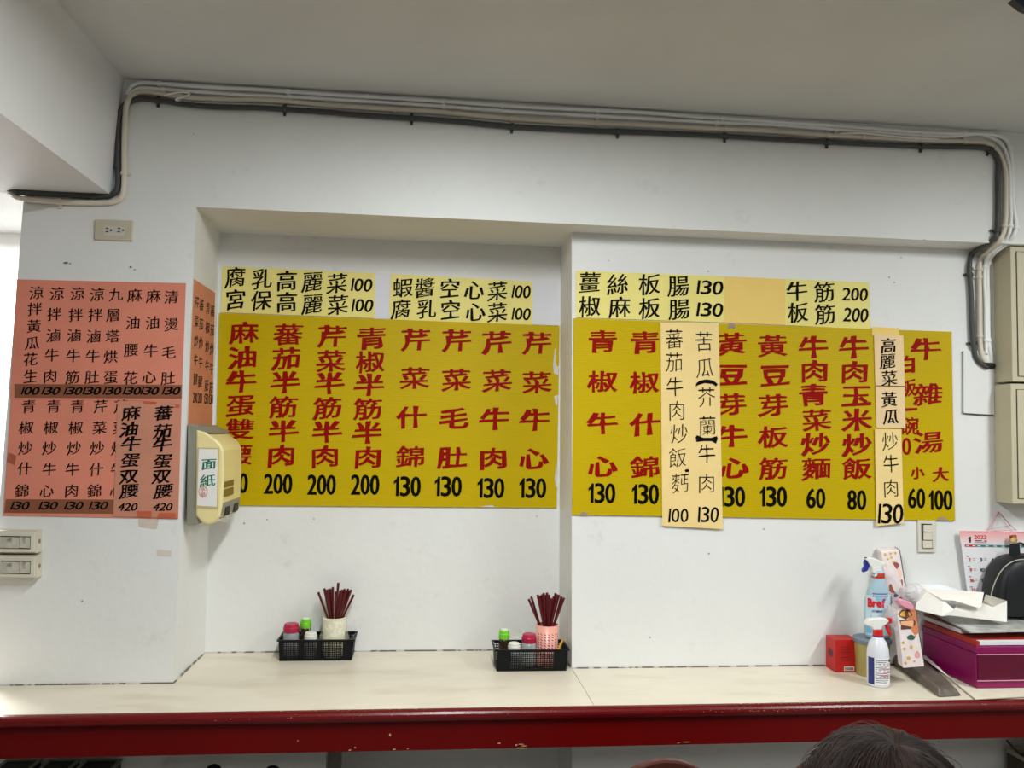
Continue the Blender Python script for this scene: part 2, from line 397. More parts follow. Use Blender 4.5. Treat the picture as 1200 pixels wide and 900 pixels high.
# ------------------------------------------------------------------ paper signs above and over the boards
PY = mat('pale_yellow_paper', (240, 226, 134), .7, .06, 9, .15, 14); PO = mat('plain_orange_paper', (243, 208, 116), .7, .05, 7, .15, 12)
PT = mat('tan_paper', (240, 208, 158), .7, .06, 9, .2, 14); PO2 = mat('light_orange_paper', (246, 216, 146), .7, .05, 9, .2, 14)
def paper(c, y, m, label, rows, st='brush', sz=(25, 25), nums=(), pst='brush', pkw=None, name='paper_sign', ink=INK, th=.0012):
    o = sheet(name, c, y, th, m, label)
    for row in rows:
        t = Text(on(y-th))
        for ch, u, v in row: t.put(u, v, ch, sz[0], sz[1], st)
        t.build('dish_name', ink, o)
    for n in nums:
        t = Text(on(y-th)); t.num(n[1], n[2], n[0], n[3], n[4], pst, **(pkw or {})); t.build('price', ink, o)
    return o
hkw = dict(slant=.14, tv=.03, th=.012, gap=.14)
paper([(261,312),(440,320),(439,373),(259,366)], YA-.002, PY, 'pale yellow strip with two cabbage dishes for 100, top left inside the recess',
  [vcol('腐乳高麗菜', [(276,325),(307,327),(336,329),(366,330),(395,332)]), vcol('宮保高麗菜', [(276,351),(306,352),(336,354),(366,356),(396,357)])],
  nums=[('100', 424, 334, 24, 15), ('100', 425, 358, 24, 15)], pkw=hkw)
paper([(458,321),(624,330),(624,381),(456,375)], YA-.002, PY, 'pale yellow strip with two water spinach dishes for 100, beside the cabbage strip',
  [vcol('蝦醬空心菜', [(472,337),(498,337),(527,338),(556,340),(583,341)]), vcol('腐乳空心菜', [(470,362),(500,362),(528,363),(557,365),(583,366)])], sz=(24, 24),
  nums=[('100', 611, 342, 21, 15), ('100', 611, 368, 21, 14)], pkw=hkw)
sheet('paper_strip', [(440,320),(653,331),(655,381.5),(439,373)], YA-.0006, .0008, mat('white_backing_paper', (224, 224, 230), .7, .03, 5), 'blank white strip showing between and beside the two pale yellow signs in the recess', 'paper')
paper([(675,317),(849,324),(848,378),(675,372)], YR-.002, PY, 'pale yellow strip with two dishes for 130, above the long board',
  [vcol('薑絲板腸', [(691,331),(724,333),(761,333),(795,335)]), vcol('椒麻板腸', [(691,359),(726,360),(761,361),(796,362)])], sz=(26, 26),
  nums=[('130', 832, 337, 30, 16), ('130', 832, 363, 30, 16)], pkw=hkw)
sheet('paper_sheet', [(849,324),(920,327),(920,381),(848,378)], YR-.002, .0012, PO, 'blank orange-yellow paper square between two lettered yellow strips', 'paper')
paper([(920,327),(1018,331),(1020,386),(920,381)], YR-.002, PY, 'pale yellow strip with two tendon dishes for 200, right of the blank orange paper',
  [vcol('牛筋', [(934,341),(966,342)]), vcol('板筋', [(935,366),(967,368)])], sz=(25, 25),
  nums=[('200', 1002, 345, 29, 15), ('200', 1003, 369, 28, 16)], pkw=hkw)
pf = paper([(774,378),(842,379),(847,620),(776,616)], yb-.002, PO2, 'tall light orange strip pasted over the long board, two columns ending 100 and 130',
  [vcol('蕃茄牛肉炒飯麫', [(790,397),(790,424),(791,453),(793,481),(796,508),(794,536),(797,566)]), vcol('苦瓜芥蘭牛肉', [(825,400),(826,431),(828,465),(829,499),(828,532),(828,566)])],
  st='pen', sz=(22, 25), nums=[('100', 795, 604, 23, 16), ('130', 830, 603, 24, 18)], pst='pen', pkw=dict(slant=.06, tv=.012, th=.004, gap=.16), ink=BLK)
t = Text(on(yb-.0032))
t.poly([(815,453),(816,449),(820,446),(828,444.5),(836,446),(841,450),(839,453),(835,450),(826,449),(819,451)]); t.poly([(815,512),(817,510),(824,513),(833,513),(840,511),(841,514),(839,520),(834,517),(824,517),(816,518)]); t.disc(805, 551.5, 2.6, sy=.7)
t.build('bracket_mark', BLK, pf)
sheet('paper_tab', [(1022,383),(1053,384.5),(1054,394),(1022,393)], yb-.0006, .0008, PO, 'small orange paper tab sticking out above the tan cabbage and cucumber strip', 'paper')
pg = paper([(1024,391),(1058.5,393),(1061,502),(1027,501)], yb-.002, PT, 'narrow tan paper strip on the long board, brush lettered above a 130 strip',
  [vcol('高麗菜', [(1041,405),(1040,423),(1042,443)]), vcol('黃瓜', [(1042,468),(1044,488)])], sz=(19, 19))
Text(on(yb-.0032)).bar(1026, 452, 1060, 452.8, .8).build('fold_line', INK, pg)
paper([(1025,503),(1056,503),(1059,613),(1027,616.5)], yb-.0035, PO2, 'narrow light orange paper strip ending 130, hanging below the tan strip',
  [vcol('炒牛肉', [(1043,517),(1044,543),(1044,572)])], st='pen', sz=(20, 23), nums=[('130', 1043.5, 602, 29, 23)], pst='pen', pkw=dict(slant=.08, tv=.02, th=.008, gap=.14), ink=BLK)

# ------------------------------------------------------------------ salmon signs on the left pillar
PK = mat('salmon_paper', (226, 140, 116), .65, .08, 5, .12, 12, spec=.2, c2=(236, 176, 156), thr=(.70, 22), soft=.1)
PK2 = mat('brownish_salmon_paper', (205, 138, 112), .65, .1, 7, .2, 14); BR = mat('brown_tape_strip', (140, 84, 56), .55, .12, 8)
ps = sheet('menu_sheet', [(20, 327.5), (218, 332), (213, 470), (12, 467)], YF-.001, .0015, PK, 'upper salmon menu sheet with eight cold and sesame oil dishes, on the left pillar')
y1 = YF-.0025
columns(ps, y1, [
 (vcol('涼拌黃瓜花生', [(43,343),(41,362),(40,382),(38,402),(36,421),(36,441)]), None),
 (vcol('涼拌滷牛肉', [(67,344),(64,368),(63,393),(61,416),(59,441)]), None),
 (vcol('涼拌滷牛筋', [(91,344),(89,369),(87,393),(86,417),(85,442)]), None),
 (vcol('涼拌滷牛肚', [(114,345),(112,369),(110,394),(109,417),(108,442)]), None),
 (vcol('九層塔烘蛋', [(136,345),(133,369),(132,394),(130,418),(130,442)]), None),
 (vcol('麻油腰花', [(158,346),(156,378),(154,410),(153,443)]), None),
 (vcol('麻油牛心', [(180,347),(179,378),(177,411),(175,442)]), None),
 (vcol('清燙毛肚', [(201,348),(201,380),(198,413),(197,443)]), None)], INK, 'kai', (17.5, 16.5))
st = MB().prism(quad([(17,450),(213,451),(213,467),(17,466)], y1), (0, -.0006, 0)).build('price_strip', BR, ps)
t = Text(on(y1-.0006), lift=.0004)
for u, s in zip((36, 60, 86, 108, 132, 155, 176, 201), ('100',)+('130',)*7): t.num(u, 458, s, 20, 9, 'marker', slant=.35, tv=.05, th=.03)
t.build('price', BLK, st)
ps2 = sheet('menu_sheet', [(13, 467.2), (213, 470.2), (209, 608), (4, 604)], YF-.001, .0015, PK, 'lower salmon menu sheet with fried dishes at 130, below the brown price strip')
columns(ps2, y1, [
 (vcol('青椒炒什錦', [(34,476),(31,501),(30,525),(29,549),(26,575)]), None),
 (vcol('青椒炒牛心', [(63,476),(60,501),(58,525),(58,550),(55,575)]), None),
 (vcol('青椒炒牛肉', [(91,476),(89,501),(87,525),(85,550),(84,575)]), None),
 (vcol('芹菜炒什錦', [(118,476),(117,501),(114,525),(113,550),(111,575)]), None),
 (vcol('芹菜炒牛心', [(142,476),(141,501),(139,525),(138,550),(137,575)]), None)], INK, 'kai', (17.5, 16.5))
st = MB().prism(quad([(7,585),(133,585.5),(133,602),(5,601)], y1), (0, -.0006, 0)).build('price_strip', BR, ps2)
t = Text(on(y1-.0006), lift=.0004)
for u in (24, 57, 87, 116): t.num(u, 592.5, '130', 21, 9, 'marker', slant=.35, tv=.035, th=.02)
t.build('price', BLK, st)
MB().prism(quad([(10,530),(19,534),(17,545),(8,541)], y1), (0, -.0006, 0)).build('tape_patch', mat('red_brown_tape', (176, 92, 66), .5, .1, 20), ps2)
po = paper([(138,470),(212,469),(208.5,607),(133,605)], y1-.0006, PK2, 'brownish paper with two bold brush columns ending 420, taped over the lower salmon sheet',
  [vcol('麻油牛蛋双腰', [(154,484),(152,503),(154,520),(153,539),(151,558),(152,575)]), vcol('蕃茄牛蛋双腰', [(192,484),(191,505),(190,521),(191,540),(189,558),(192,575)])], 'marker', (22, 18),
  nums=[('420', 150, 594, 22, 9), ('420', 191, 594, 22, 9)], pst='marker', pkw=dict(slant=.3, tv=.04, th=.02), ink=BLK)
TP = mat('orange_tape', (200, 96, 68), .4, .1, 20)
for c in ([(160,599),(178,599),(177,607),(160,606)], [(205,474),(211,474),(210,478),(205,478)], [(186,601),(206,601),(206,607),(184,607)], [(168,470),(184,471),(183,474),(168,473)]):
    MB().prism(quad(c, y1-.0019), (0, -.0003, 0)).build('tape_piece', TP, po)
# salmon sheet on the pillar's side, receding into the recess
A0, A1, B0, B1 = P(203, 803, YF), P(230, 243, YF), P(240, 763, YA), P(258, 270, YA)
def side(u, v):          # point of the pillar's side plane under a picture point
    n = (A1-A0).cross(B0-A0); r = ray(u, v); return EYE+r*((A0-EYE).dot(n)/r.dot(n))
sn = (A1-A0).cross(B0-A0).normalized(); sn = sn if sn.x > 0 else -sn
sq = [side(227, 327), side(251.5, 343), side(248, 500), side(220, 500)]
so = MB().prism(sq, sn*.0015).build('menu_sheet', mat('salmon_paper_darker', (206, 132, 98), .65, .08, 8, .12, 12))  # darker, browner salmon than the sheets on the pillar front
T(so, 'narrow-looking salmon menu sheet on the side of the pillar above the tissue dispenser', 'sign')
sr = (B0-A0); sr.z = 0; sr.normalize()
for u, s in ((230, '芹菜炒牛腱'), (235.5, '蕃茄炒牛腱'), (243, '青椒炒牛筋'), (248.5, '蕃茄炒牛筋')):
    t = Text(side, sr, Vector((0, 0, 1)), sn, lift=.0019)
    for i, ch in enumerate(s): t.put(u-i*.4, 354+(u-230)*.55+i*22.5, ch, 5.2, 15, 'kai')
    t.build('dish_name', INK, so)
    t = Text(side, sr, Vector((0, 0, 1)), sn, lift=.0019); t.num(u-2, 466+(u-230)*.1, '200' if u < 240 else '130', 5, 12, tv=.03); t.build('price', INK, so)

# ------------------------------------------------------------------ counter
CT = mat('worn_laminate', (226, 217, 198), .38, .07, 3, .03, 30, c2=(206, 194, 168), thr=(.52, 4), soft=.25, stretch=(1, 3, 1))
REDP = mat('red_gloss_paint', (98, 1, 1), .4, .1, 5, .04, 20, spec=.22)
REDN = mat('chipped_red_gloss_paint', (100, 4, 6), .25, .12, 6, .05, 18, c2=(176, 150, 118), thr=(.74, 30), soft=.02, stretch=(1, 2.5, 2.5))
XS = P(670, 785, YR).x
xe0, xe1 = -1.75, 2.6
ct = empty('counter', ((xe0+xe1)/2, 2.4, 0), 'long wall counter with cream top and glossy dark red front edge', 'counter')
xl = lerpx(*EL, ZK); e_ = .0006
def yfront(x): return YE
pc = [(xe0, YE), (XS-.0008, YE), (XS-.0008, YR+.002), (lerpx(*EP, ZK)-.001, YR+.002), (lerpx(*EP2, ZK)-.002, YA-.001), (lerpx(*EA2, ZK)+.002, YA-.001), (lerpx(*EA, ZK)+.001, YF-.001), (xe0, YF-.001)]
pc = [(xe0, YE), (XS-.0008, YE), (XS-.0008, YR-.001), (lerpx(*EP, ZK)-.002, YR-.001), (lerpx(*EP2, ZK)-.002, YA-.001), (lerpx(*EA2, ZK)+.002, YA-.001), (lerpx(*EA, ZK)+.002, YF-.001), (xe0, YF-.001)]
MB().prism([(x, y, ZK-.022) for x, y in pc], (0, 0, .022)).build('top_panel', CT, ct)
MB().prism([(x, y, ZK-.022) for x, y in [(XS+.0008, YE), (xe1, YE), (xe1, YR-.001), (XS+.0008, YR-.001)]], (0, 0, .022)).build('top_panel', CT, ct)
nz = [(YE-.001, ZK)]
for i in range(9):
    a = math.pi/2*(1-i/4)     # rounded nosing profile
    nz.append((YE-.004-.016*math.cos(a), ZK-.0165+.0165*math.sin(a)))
nz += [(YE-.001, ZK-.033)]
MB().prism([(xe0, y, z) for y, z in nz], (xe1-xe0, 0, 0)).build('nosing', REDN, ct, smooth=False)
YP = YE-.004
B(((xe0, YP, ZK2), (xe1, YP+.018, ZK-.033))).build('apron', REDP, ct)
for x in (-1.7, -.05, 1.45, 2.5):
    B(((x-.02, YP+.02, ZK2+.03), (x+.02, YF-.01 if x < -.7 else YR-.01, ZK-.024))).build('bracket', REDP, ct)
CH = mat('bare_chip', (206, 180, 130), .8)
def chip(u, v, w, h):
    pts = []; n = 7
    for i in range(n):
        a = 2*math.pi*i/n; k = random.uniform(.6, 1.1); pts.append((u+w*k*math.cos(a)/2, v+h*k*math.sin(a)/2))
    return pts
t = Text(on(YP), lift=.0006)
for u, v, w_, h_ in ((457,861,3,5),(349,868,1.5,3),(585,871,5,1.5),(605,873,3,2),(611,876.5,13,1.2),(614,874,10,1),(611,872,9,1),(804,869.5,12,.8),(795,870.5,5,.7),(416,876,3,2),(410,879,4,1.5),(462,878,4,1.2),(478,877.5,3,1),(556,878,3,1)): t.poly(chip(u, v, w_, h_))
t.build('chip', CH, ct, kind='stuff')
t = MB()
random.seed(3)
for i in range(300):    # chips of bare wood along the top of the nosing, in the worn stretches
    c0, sp = random.choice([(350, 40), (470, 30), (600, 30), (640, 30), (860, 40), (900, 45), (940, 45), (950, 40), (1050, 60)]); u = random.gauss(c0, sp)
    a = random.uniform(.02, 1.0) if i % 3 else random.uniform(.02, .25)
    q = P(u, 838, YE); x = q.x; sz = random.uniform(.0008, .0032 if a < .3 else .0014)
    ang = math.pi/2*(1-a); cy, cz = YE-.004-.0163*math.cos(ang), ZK-.0165+.0168*math.sin(ang)
    tn = Vector((0, -math.sin(ang), -math.cos(ang)))*-1; n = 6; b0 = Vector((x, cy-.0003, cz))
    t.add([b0+Vector((1, 0, 0))*(sz*1.8*math.cos(2*math.pi*k/n)*random.uniform(.6, 1.2))+Vector((0, math.sin(ang), -math.cos(ang)))*(sz*.5*math.sin(2*math.pi*k/n)) for k in range(n)], [tuple(range(n))])
t.build('chip', CH, ct, kind='stuff')

# ------------------------------------------------------------------ conduits and cables
GRY = mat('dark_grey_conduit', (66, 68, 66), .5, .1, 8); BEI = mat('beige_conduit', (224, 214, 196), .4, .08, 8, c2=(150, 132, 108), thr=(.72, 30)); WHT = mat('white_cable', (246, 246, 244), .4, .05, 8)
def conduit(name, m, r, pts, clips, label, cat, clipm=None):
    """pts: (u, v, y) picture point and the depth of the pipe's axis"""
    path = [P(u, v, y) for u, v, y in pts]; sp = smoothpath(path, 8)
    root = T(MB().tube(sp, r, 10).build(name, m, smooth=True), label, cat)
    for u, v in clips:
        q = min(range(1, len(sp)-1), key=lambda i: (proj(sp[i])-Vector((u, v))).length)
        c = sp[q]; d = (sp[q+1]-sp[q-1]).normalized(); n = Vector((0, -1, 0)).cross(d).normalized()
        if n.z > 0 and abs(n.z) > .5: n = -n
        cb = MB().tube([c-d*.005, c+d*.005], r+.0026, 10)
        for s in (1, -1) if r > .007 else (1,): 
            e = c+n*(r+.005)*s; yb_ = c.y+r+.001
            cb.add([Vector((e.x, yb_, e.z))+d*.004*a+n*.005*b_+Vector((0, -c_, 0)) for a in (-1, 1) for b_ in (-1, 1) for c_ in (0, .004)], [(0,1,3,2),(4,6,7,5),(0,4,5,1),(2,3,7,6),(0,2,6,4),(1,5,7,3)])
        cb.build('clip', clipm or m, root)
    return root
def proj(p):
    d = p-EYE; z = d.dot(fw); return Vector((600+FPX*d.dot(rt)/z, 450-FPX*d.dot(up)/z))
yd = YF-.010; yr = YR-.010
conduit('conduit', GRY, .0082, [(2,212,YF+.14),(7,219,YF+.03),(20,225,yd),(60,227,yd),(110,230,yd),(131,228,yd),(138,218,yd),(138,195,yd),(138,165,yd),(139,140,yd),(146,123,yd),(163,116,yd),(185,117.5,yd),(240,124.5,yd),(320,127,yd),(440,136,yd),(520,141,yd),(600,148.5,yd),(700,153.5,yd),(760,155.5,yd),(850,159.5,yd),(970,166.5,yd),(1080,171.5,yd),(1140,172.5,yd),(1159,175,yd),(1169,186,yd),(1169.5,210,yd),(1169,262,yd),(1165,279,yd),(1150,290,(YF+YR)/2-.01),(1139,298,yr),(1136,315,yr),(1138,345,yr),(1139,380,yr),(1141,408,yr),(1146,423,yr),(1158,431,yr-.002)],
  [(20,225),(112,230),(138,195),(139,133),(187,117),(333,127),(485,138),(601,148),(725,154),(851,160),(970,166),(1085,172),(1160,176),(1169,271),(1138,321),(1139,402)], 'thick dark grey conduit, lowest pipe along the top of the wall', 'pipe')
conduit('conduit', BEI, .0078, [(6,219,YF+.12),(14,228,YF+.02),(28,233,yd),(70,236.5,yd),(110,237.5,yd),(132,236.5,yd),(143,230,yd),(145.5,215,yd),(145.5,190,yd),(146,160,yd),(147,135,yd),(149,121,yd-.006),(158,110,yd),(172,107.5,yd),(200,112,yd),(240,116,yd),(320,118,yd),(390,124,yd),(463,128.5,yd),(515,131.5,yd),(600,139.5,yd),(700,145,yd),(760,147.5,yd),(850,152,yd),(900,154,yd),(970,159,yd),(1080,164.5,yd),(1130,166,yd),(1155,168,yd),(1169,178,yd),(1177.5,197,yd),(1179,225,yd),(1178,262,yd),(1172,281,yd-.004),(1160,293,(YF+YR)/2-.012),(1150,302,yr),(1147.5,318,yr),(1148,350,yr),(1148,385,yr),(1149,405,yr),(1152,420,yr),(1158,427,yr)],
  [(72,236),(145,203),(213,114),(463,128),(604,140),(695,146),(846,151),(967,158),(1018,161),(1083,164),(1128,166),(1167,175),(1178,266),(1147,316),(1147,324),(1149,395)], 'thick beige conduit running just above the dark grey one', 'pipe')
conduit('cable', WHT, .0062, [(149,112,YF-.008),(152,104,YF-.008),(158,99,YF-.008),(166,97,YF-.008),(187,98,YF-.008),(240,102,YF-.008),(300,105,YF-.008),(330,107,YF-.008),(400,112,YF-.008),(430,113.5,YF-.008),(520,119,YF-.008),(600,124.5,YF-.008),(700,129.5,YF-.008),(760,132.5,YF-.008),(830,138,YF-.008),(985,148,YF-.008),(1080,155.5,YF-.008),(1130,157,YF-.008),(1162,158,YF-.008),(1177,163,YF-.008),(1184,176,YF-.008),(1186,200,YF-.008),(1187,235,YF-.008),(1191,262,YF-.008),(1188,276,YF-.010),(1178,287,YF+.02),(1165,297,(YF+YR)/2),(1158.5,308,YR-.006),(1157.5,330,YR-.006),(1158,350,YR-.006),(1158.5,395,YR-.006),(1161,415,YR-.006),(1162,425,YR-.004)],
  [(187,98),(336,107),(430,113),(520,119),(594,124),(695,129),(838,138),(985,148),(1130,157),(1184,173),(1189,266),(1158,309),(1160,400)], 'white cable nearest the ceiling, uppermost of the wall-top runs', 'cable')
conduit('cable', WHT, .0057, [(149,120,YF-.008),(153,110,YF-.008),(160,105,YF-.008),(170,103.5,YF-.008),(187,105,YF-.008),(240,108.5,YF-.008),(280,111.5,YF-.008),(330,113.5,YF-.008),(430,119,YF-.008),(520,125,YF-.008),(600,131,YF-.008),(700,136.5,YF-.008),(760,139.5,YF-.008),(840,144,YF-.008),(900,146,YF-.008),(980,152,YF-.008),(1080,159.5,YF-.008),(1120,160,YF-.008),(1145,157,YF-.008),(1160,161,YF-.008),(1172,168,YF-.008),(1179,180,YF-.007),(1183,200,YF-.007),(1184,235,YF-.007),(1185,258,YF-.007),(1182,275,YF-.008),(1172,288,YF+.02),(1160,298,(YF+YR)/2),(1154.5,310,YR-.006),(1153.5,330,YR-.006),(1155,355,YR-.006),(1155.5,395,YR-.006),(1156,415,YR-.006)],
  [(190,105),(338,114),(520,125),(700,136),(838,144),(985,152),(1083,160),(1183,264),(1154,313),(1155,397)], 'second white cable, between the uppermost one and the beige conduit', 'cable')
conduit('cable', WHT, .0026, [(192,112,YF-.019),(200,110,YF-.02),(215,108,YF-.021),(222,111,YF-.02),(206,117,YF-.019),(230,120,YF-.006),(300,123,YF-.005),(385,127,YF-.005),(430,128,YF-.004)], [], 'thin white cable looping over the beige conduit at the left', 'cable')
conduit('cable', WHT, .0026, [(540,138,YF-.004),(600,144,YF-.004),(680,148,YF-.004),(760,151,YF-.004),(850,156,YF-.004),(905,163,YF-.004),(960,161,YF-.004),(1000,156,YF-.018),(1060,161,YF-.02),(1100,163,YF-.02)], [], 'thin white cable threaded between the two thick conduits', 'cable')
T(MB().tube(smoothpath([P(156,430-4,YR-.004)]*0 or [P(1150,426,YR-.003), P(1158,428,YR-.012), P(1163.5,429,YR-.003)], 4), .010, 10).build('cable_hole_dark', mat('cable_hole_black', (12, 12, 12), .7), smooth=True), 'black sleeve shape standing for the dark hole where the pipes enter the wall', 'sleeve')  # black stub stands in for the dark of the cable hole

# ------------------------------------------------------------------ steel wall cabinets, right edge
CAB = mat('beige_steel', (196, 188, 160), .5, .04, 5, .04, 60); GAP = mat('dark_gap', (52, 48, 42), .8)
def cabinet(v0a, v1a, v0b, v1b, label):
    """left side: rear edge u 1160-1168, front edge u 1183-1191"""
    xw = P(1165, (v0a+v1a)/2, YR).x; yf = YR-.082
    z1 = P(1184, v0b, yf).z; z0 = P(1188, v1b, yf).z; x1 = xw+.42
    c = empty('wall_cabinet', ((xw+x1)/2, YR, z0), label, 'cabinet', 'beige steel cabinets on the wall')
    B(((xw, yf, z0), (x1, YR-.001, z1))).build('body', CAB, c, bevel=.002)
    d0 = xw+.020
    B(((d0-.002, yf-.0008, z0+.016), (x1-.014, yf-.0002, z1-.018))).build('door_gap', GAP, c)
    d = B(((d0, yf-.004, z0+.018), (x1-.016, yf-.001, z1-.020))).build('door', CAB, c, bevel=.001)
    zm = (z0+z1)/2-.02
    B(((d0+.024, yf-.010, zm-.03), (d0+.040, yf-.004, zm+.03))).build('handle', mat('black_plastic', (22, 22, 22), .4), d)
cabinet(296, 447, 288, 447, 'upper beige steel wall cabinet at the right edge, beside the pipes')
cabinet(449, 588, 449.5, 590.5, 'lower beige steel wall cabinet, above the hanging calendar')

# ------------------------------------------------------------------ electrical plates
IV = mat('ivory_plastic', (222, 216, 198), .4, .05, 20); IVD = mat('yellowed_plastic', (203, 193, 172), .45, .12, 18); DK = mat('slot_black', (18, 16, 15), .8)
q = quad([(112,257.5),(157,259),(156,283),(111.5,281.5)], YF)
ou = T(MB().prism(q, (0, -.007, 0)).build('wall_outlet', IVD, bevel=.0025), 'yellowed double wall outlet under the corner of the pipes', 'outlet')
B((tuple(P(122,275.5,YF-.0076)), tuple(P(146,266,YF-.0068)))).build('socket_face', mat('socket_grey', (206, 200, 190), .5), ou)
t = Text(on(YF-.008))
for u in (125.5, 139.5): t.bar(u-1.5, 267.3, u+1.5, 267.5, 1.1); t.bar(u-1.7, 271.5, u+1.3, 271.6, 1.2); t.disc(u+4.7, 269.7, 1.1)
t.build('slot', DK, ou)
q = quad([(1074,609.5),(1095,609.5),(1095,647),(1075,647)], YR)
sw = T(MB().prism(q, (0, -.007, 0)).build('light_switch', IV, bevel=.002), 'ivory three-gang light switch just under the right end of the long yellow board', 'switch')
MB().prism(quad([(1079.5,613.5),(1092,614),(1093,643),(1080,642.5)], YR-.007), (0, -.0006, 0)).build('switch_gap', DK, sw)
for k, (v0, v1) in enumerate(((615,623),(624,632.5),(633.5,642))):
    MB().prism(quad([(1081.7-.8*(k == 2),v0),(1091.5,v0),(1091.8,v1),(1081.7-.5*(k == 2),v1)], YR-.0076), (0, -.004, 0)).build('rocker', IV, sw)
GRM = mat('grimy_plastic', (196, 190, 174), .5, .25, 30, c2=(110, 102, 88), thr=(.56, 40), soft=.15)
def swbox(v0, v1, label, group):
    c = [(-22, v0+.5), (43, v0+1), (42.5, v1), (-22, v1-.5)]
    a = quad(c, YF-.034); 
    s = empty('switch_box', (a[0]+a[1])/2*1.0, label, 'switch', group); s.location = Vector(((a[0].x+a[1].x)/2, YF, a[2].z))
    MB().prism(a, (0, .034, 0)).build('box', IVD, s, bevel=.002)
    MB().prism(quad([(c[0][0]+1,v0+2),(41.8,v0+2.5),(41.2,v1-1.5),(c[3][0]+1,v1-2)], YF-.034), (0, -.003, 0)).build('cover', IV, s, bevel=.001)
    MB().prism(quad([(1-.5,v0+7),(36,v0+7.5),(35.5,v1-5),(.5-.5,v1-6)], YF-.0372), (0, -.0004, 0)).build('switch_gap', DK, s)
    for u0, u1 in ((.5, 23.4), (24, 35.3)):
        MB().prism(quad([(u0,v0+8.2),(u1,v0+8.6),(u1-.4,v1-6.2),(u0-.4,v1-6.8)], YF-.0376), (0, -.003, 0)).build('rocker', GRM, s)
    x = a[1].x; z = (a[1].z+a[2].z)/2
    MB().tube([(x-.001, YF-.016, z), (x+.0012, YF-.016, z)], .007, 12).build('knockout', mat('knockout', (120, 112, 96), .6), s)
swbox(621, 648.5, 'upper ivory surface switch box on the left pillar, below the salmon sheets', None)
swbox(650, 678, 'lower grimy surface switch box on the left pillar, directly under another', None)
# paint blemishes where screws and tape were
t = MB()
for u, v, s_ in ((77,308,5),(82,309,3),(153,313,4),(158,316,3),(37,355,2)):
    c = P(u, v, YF-.001); n = 7
    t.add([c+Vector((math.cos(2*math.pi*k/n)*random.uniform(.5, 1.2)*s_*.0015, -.0002, math.sin(2*math.pi*k/n)*random.uniform(.4, 1)*s_*.0008)) for k in range(n)], [tuple(range(n))])
for u, v in ((1056,302),(1048,331),(1042,325),(313,609),(368,608),(895,620),(830,318),(629,605)):
    y = YA-.001 if u < 655 else YR-.001; c = P(u, v, y); n = 6
    t.add([c+Vector((math.cos(2*math.pi*k/n)*random.uniform(.6, 1.2)*.0028, -.0002, math.sin(2*math.pi*k/n)*.002)) for k in range(n)], [tuple(range(n))])
t.build('trim_5', mat('filled_holes', (104, 100, 94), .9), kind='structure')
tpz = MB().prism(quad([(184,644),(201,645),(201,652),(184,651)], YF-.0003), (0, -.0006, 0)).build('tape_scrap', mat('clear_old_tape', (222, 214, 204), .3, .06, 30)); T(tpz, 'small scrap of old clear tape low on the left pillar', 'tape')
tpz = MB().prism(quad([(162,607),(186,608),(185,615),(183,620),(163,617)], YF-.0003), (0, -.0006, 0)).build('tape_scrap', mat('faded_tape', (216, 200, 186), .4, .08, 30)); T(tpz, 'faded tape scrap under the taped-on paper with two 420 prices', 'tape')

# ------------------------------------------------------------------ tissue dispenser on the pillar's side
CRM = mat('cream_plastic', (238, 222, 160), .38, .05, 10); GR2 = mat('grey_plastic', (142, 140, 124), .5, .06, 10); GR3 = mat('shadow_slot', (128, 108, 30), .6)
YD = YF+.006
dp = empty('tissue_dispenser', P(240, 606, YD), 'cream tissue dispenser with green lettered label, on the pillar beside the left yellow board', 'dispenser')
dp.location = Vector((P(240, 606, YD).x, YD+.1, P(240, 606, YD).z))
DL = .235
prof = [(229.5,503),(240,506),(254,516),(259,521),(262,528),(262,560),(260,592),(257,606),(250,613),(243,615.5),(236,612),(229,605)]
cr = MB().prism([P(u, v, YD) for u, v in prof], (0, DL, 0)).build('body', CRM, dp, bevel=.006)
MB().prism([P(u, v, YD+.004) for u, v in [(220,497),(231,498),(231,615),(218.5,616)]], (0, DL-.008, 0)).build('back_frame', GR2, dp, bevel=.002)
MB().prism([P(u, v, YD+.0035) for u, v in [(230,499),(246,504.5),(246,508),(230,503.5)]], (0, DL-.007, 0)).build('top_vent', GR2, dp)
MB().prism([P(u, v, YD+.03) for u, v in [(262.7,590),(262.3,598),(258,608),(255,608),(255,588)]], (0, DL-.03, 0)).build('lower_band', GR2, dp)
lb = MB().prism([P(u, v, YD) for u, v in [(231.5,524.5),(257,525),(255.5,597),(229.5,595.5)]], (0, -.0008, 0)).build('label', mat('label_tan_edge', (196, 176, 124), .6), dp)
MB().prism([P(u, v, YD-.0008) for u, v in [(233,526),(255.3,526.3),(254,594),(231,592.5)]], (0, -.0006, 0)).build('label_card', mat('white_card', (235, 232, 226), .6), lb)
GRN = mat('green_lettering', (24, 112, 88), .5)
t = Text(on(YD-.0014)); t.put(245, 543.5, '面', 18, 14, 'brush').put(243.5, 563, '紙', 19, 15, 'brush'); t.build('lettering', GRN, lb)
t = Text(on(YD-.0014))
for k in range(16):
    a = 2*math.pi*k/16; b_ = 2*math.pi*(k+1)/16
    t.bar(238+5*math.cos(a), 576+6.5*math.sin(a), 238+5*math.cos(b_), 576+6.5*math.sin(b_), .7)
t.put(238, 573, '永', 7, 6, 'kai').put(238, 579.5, '紙', 7, 6, 'kai'); t.build('seal', mat('seal_red', (206, 120, 100), .6), lb)
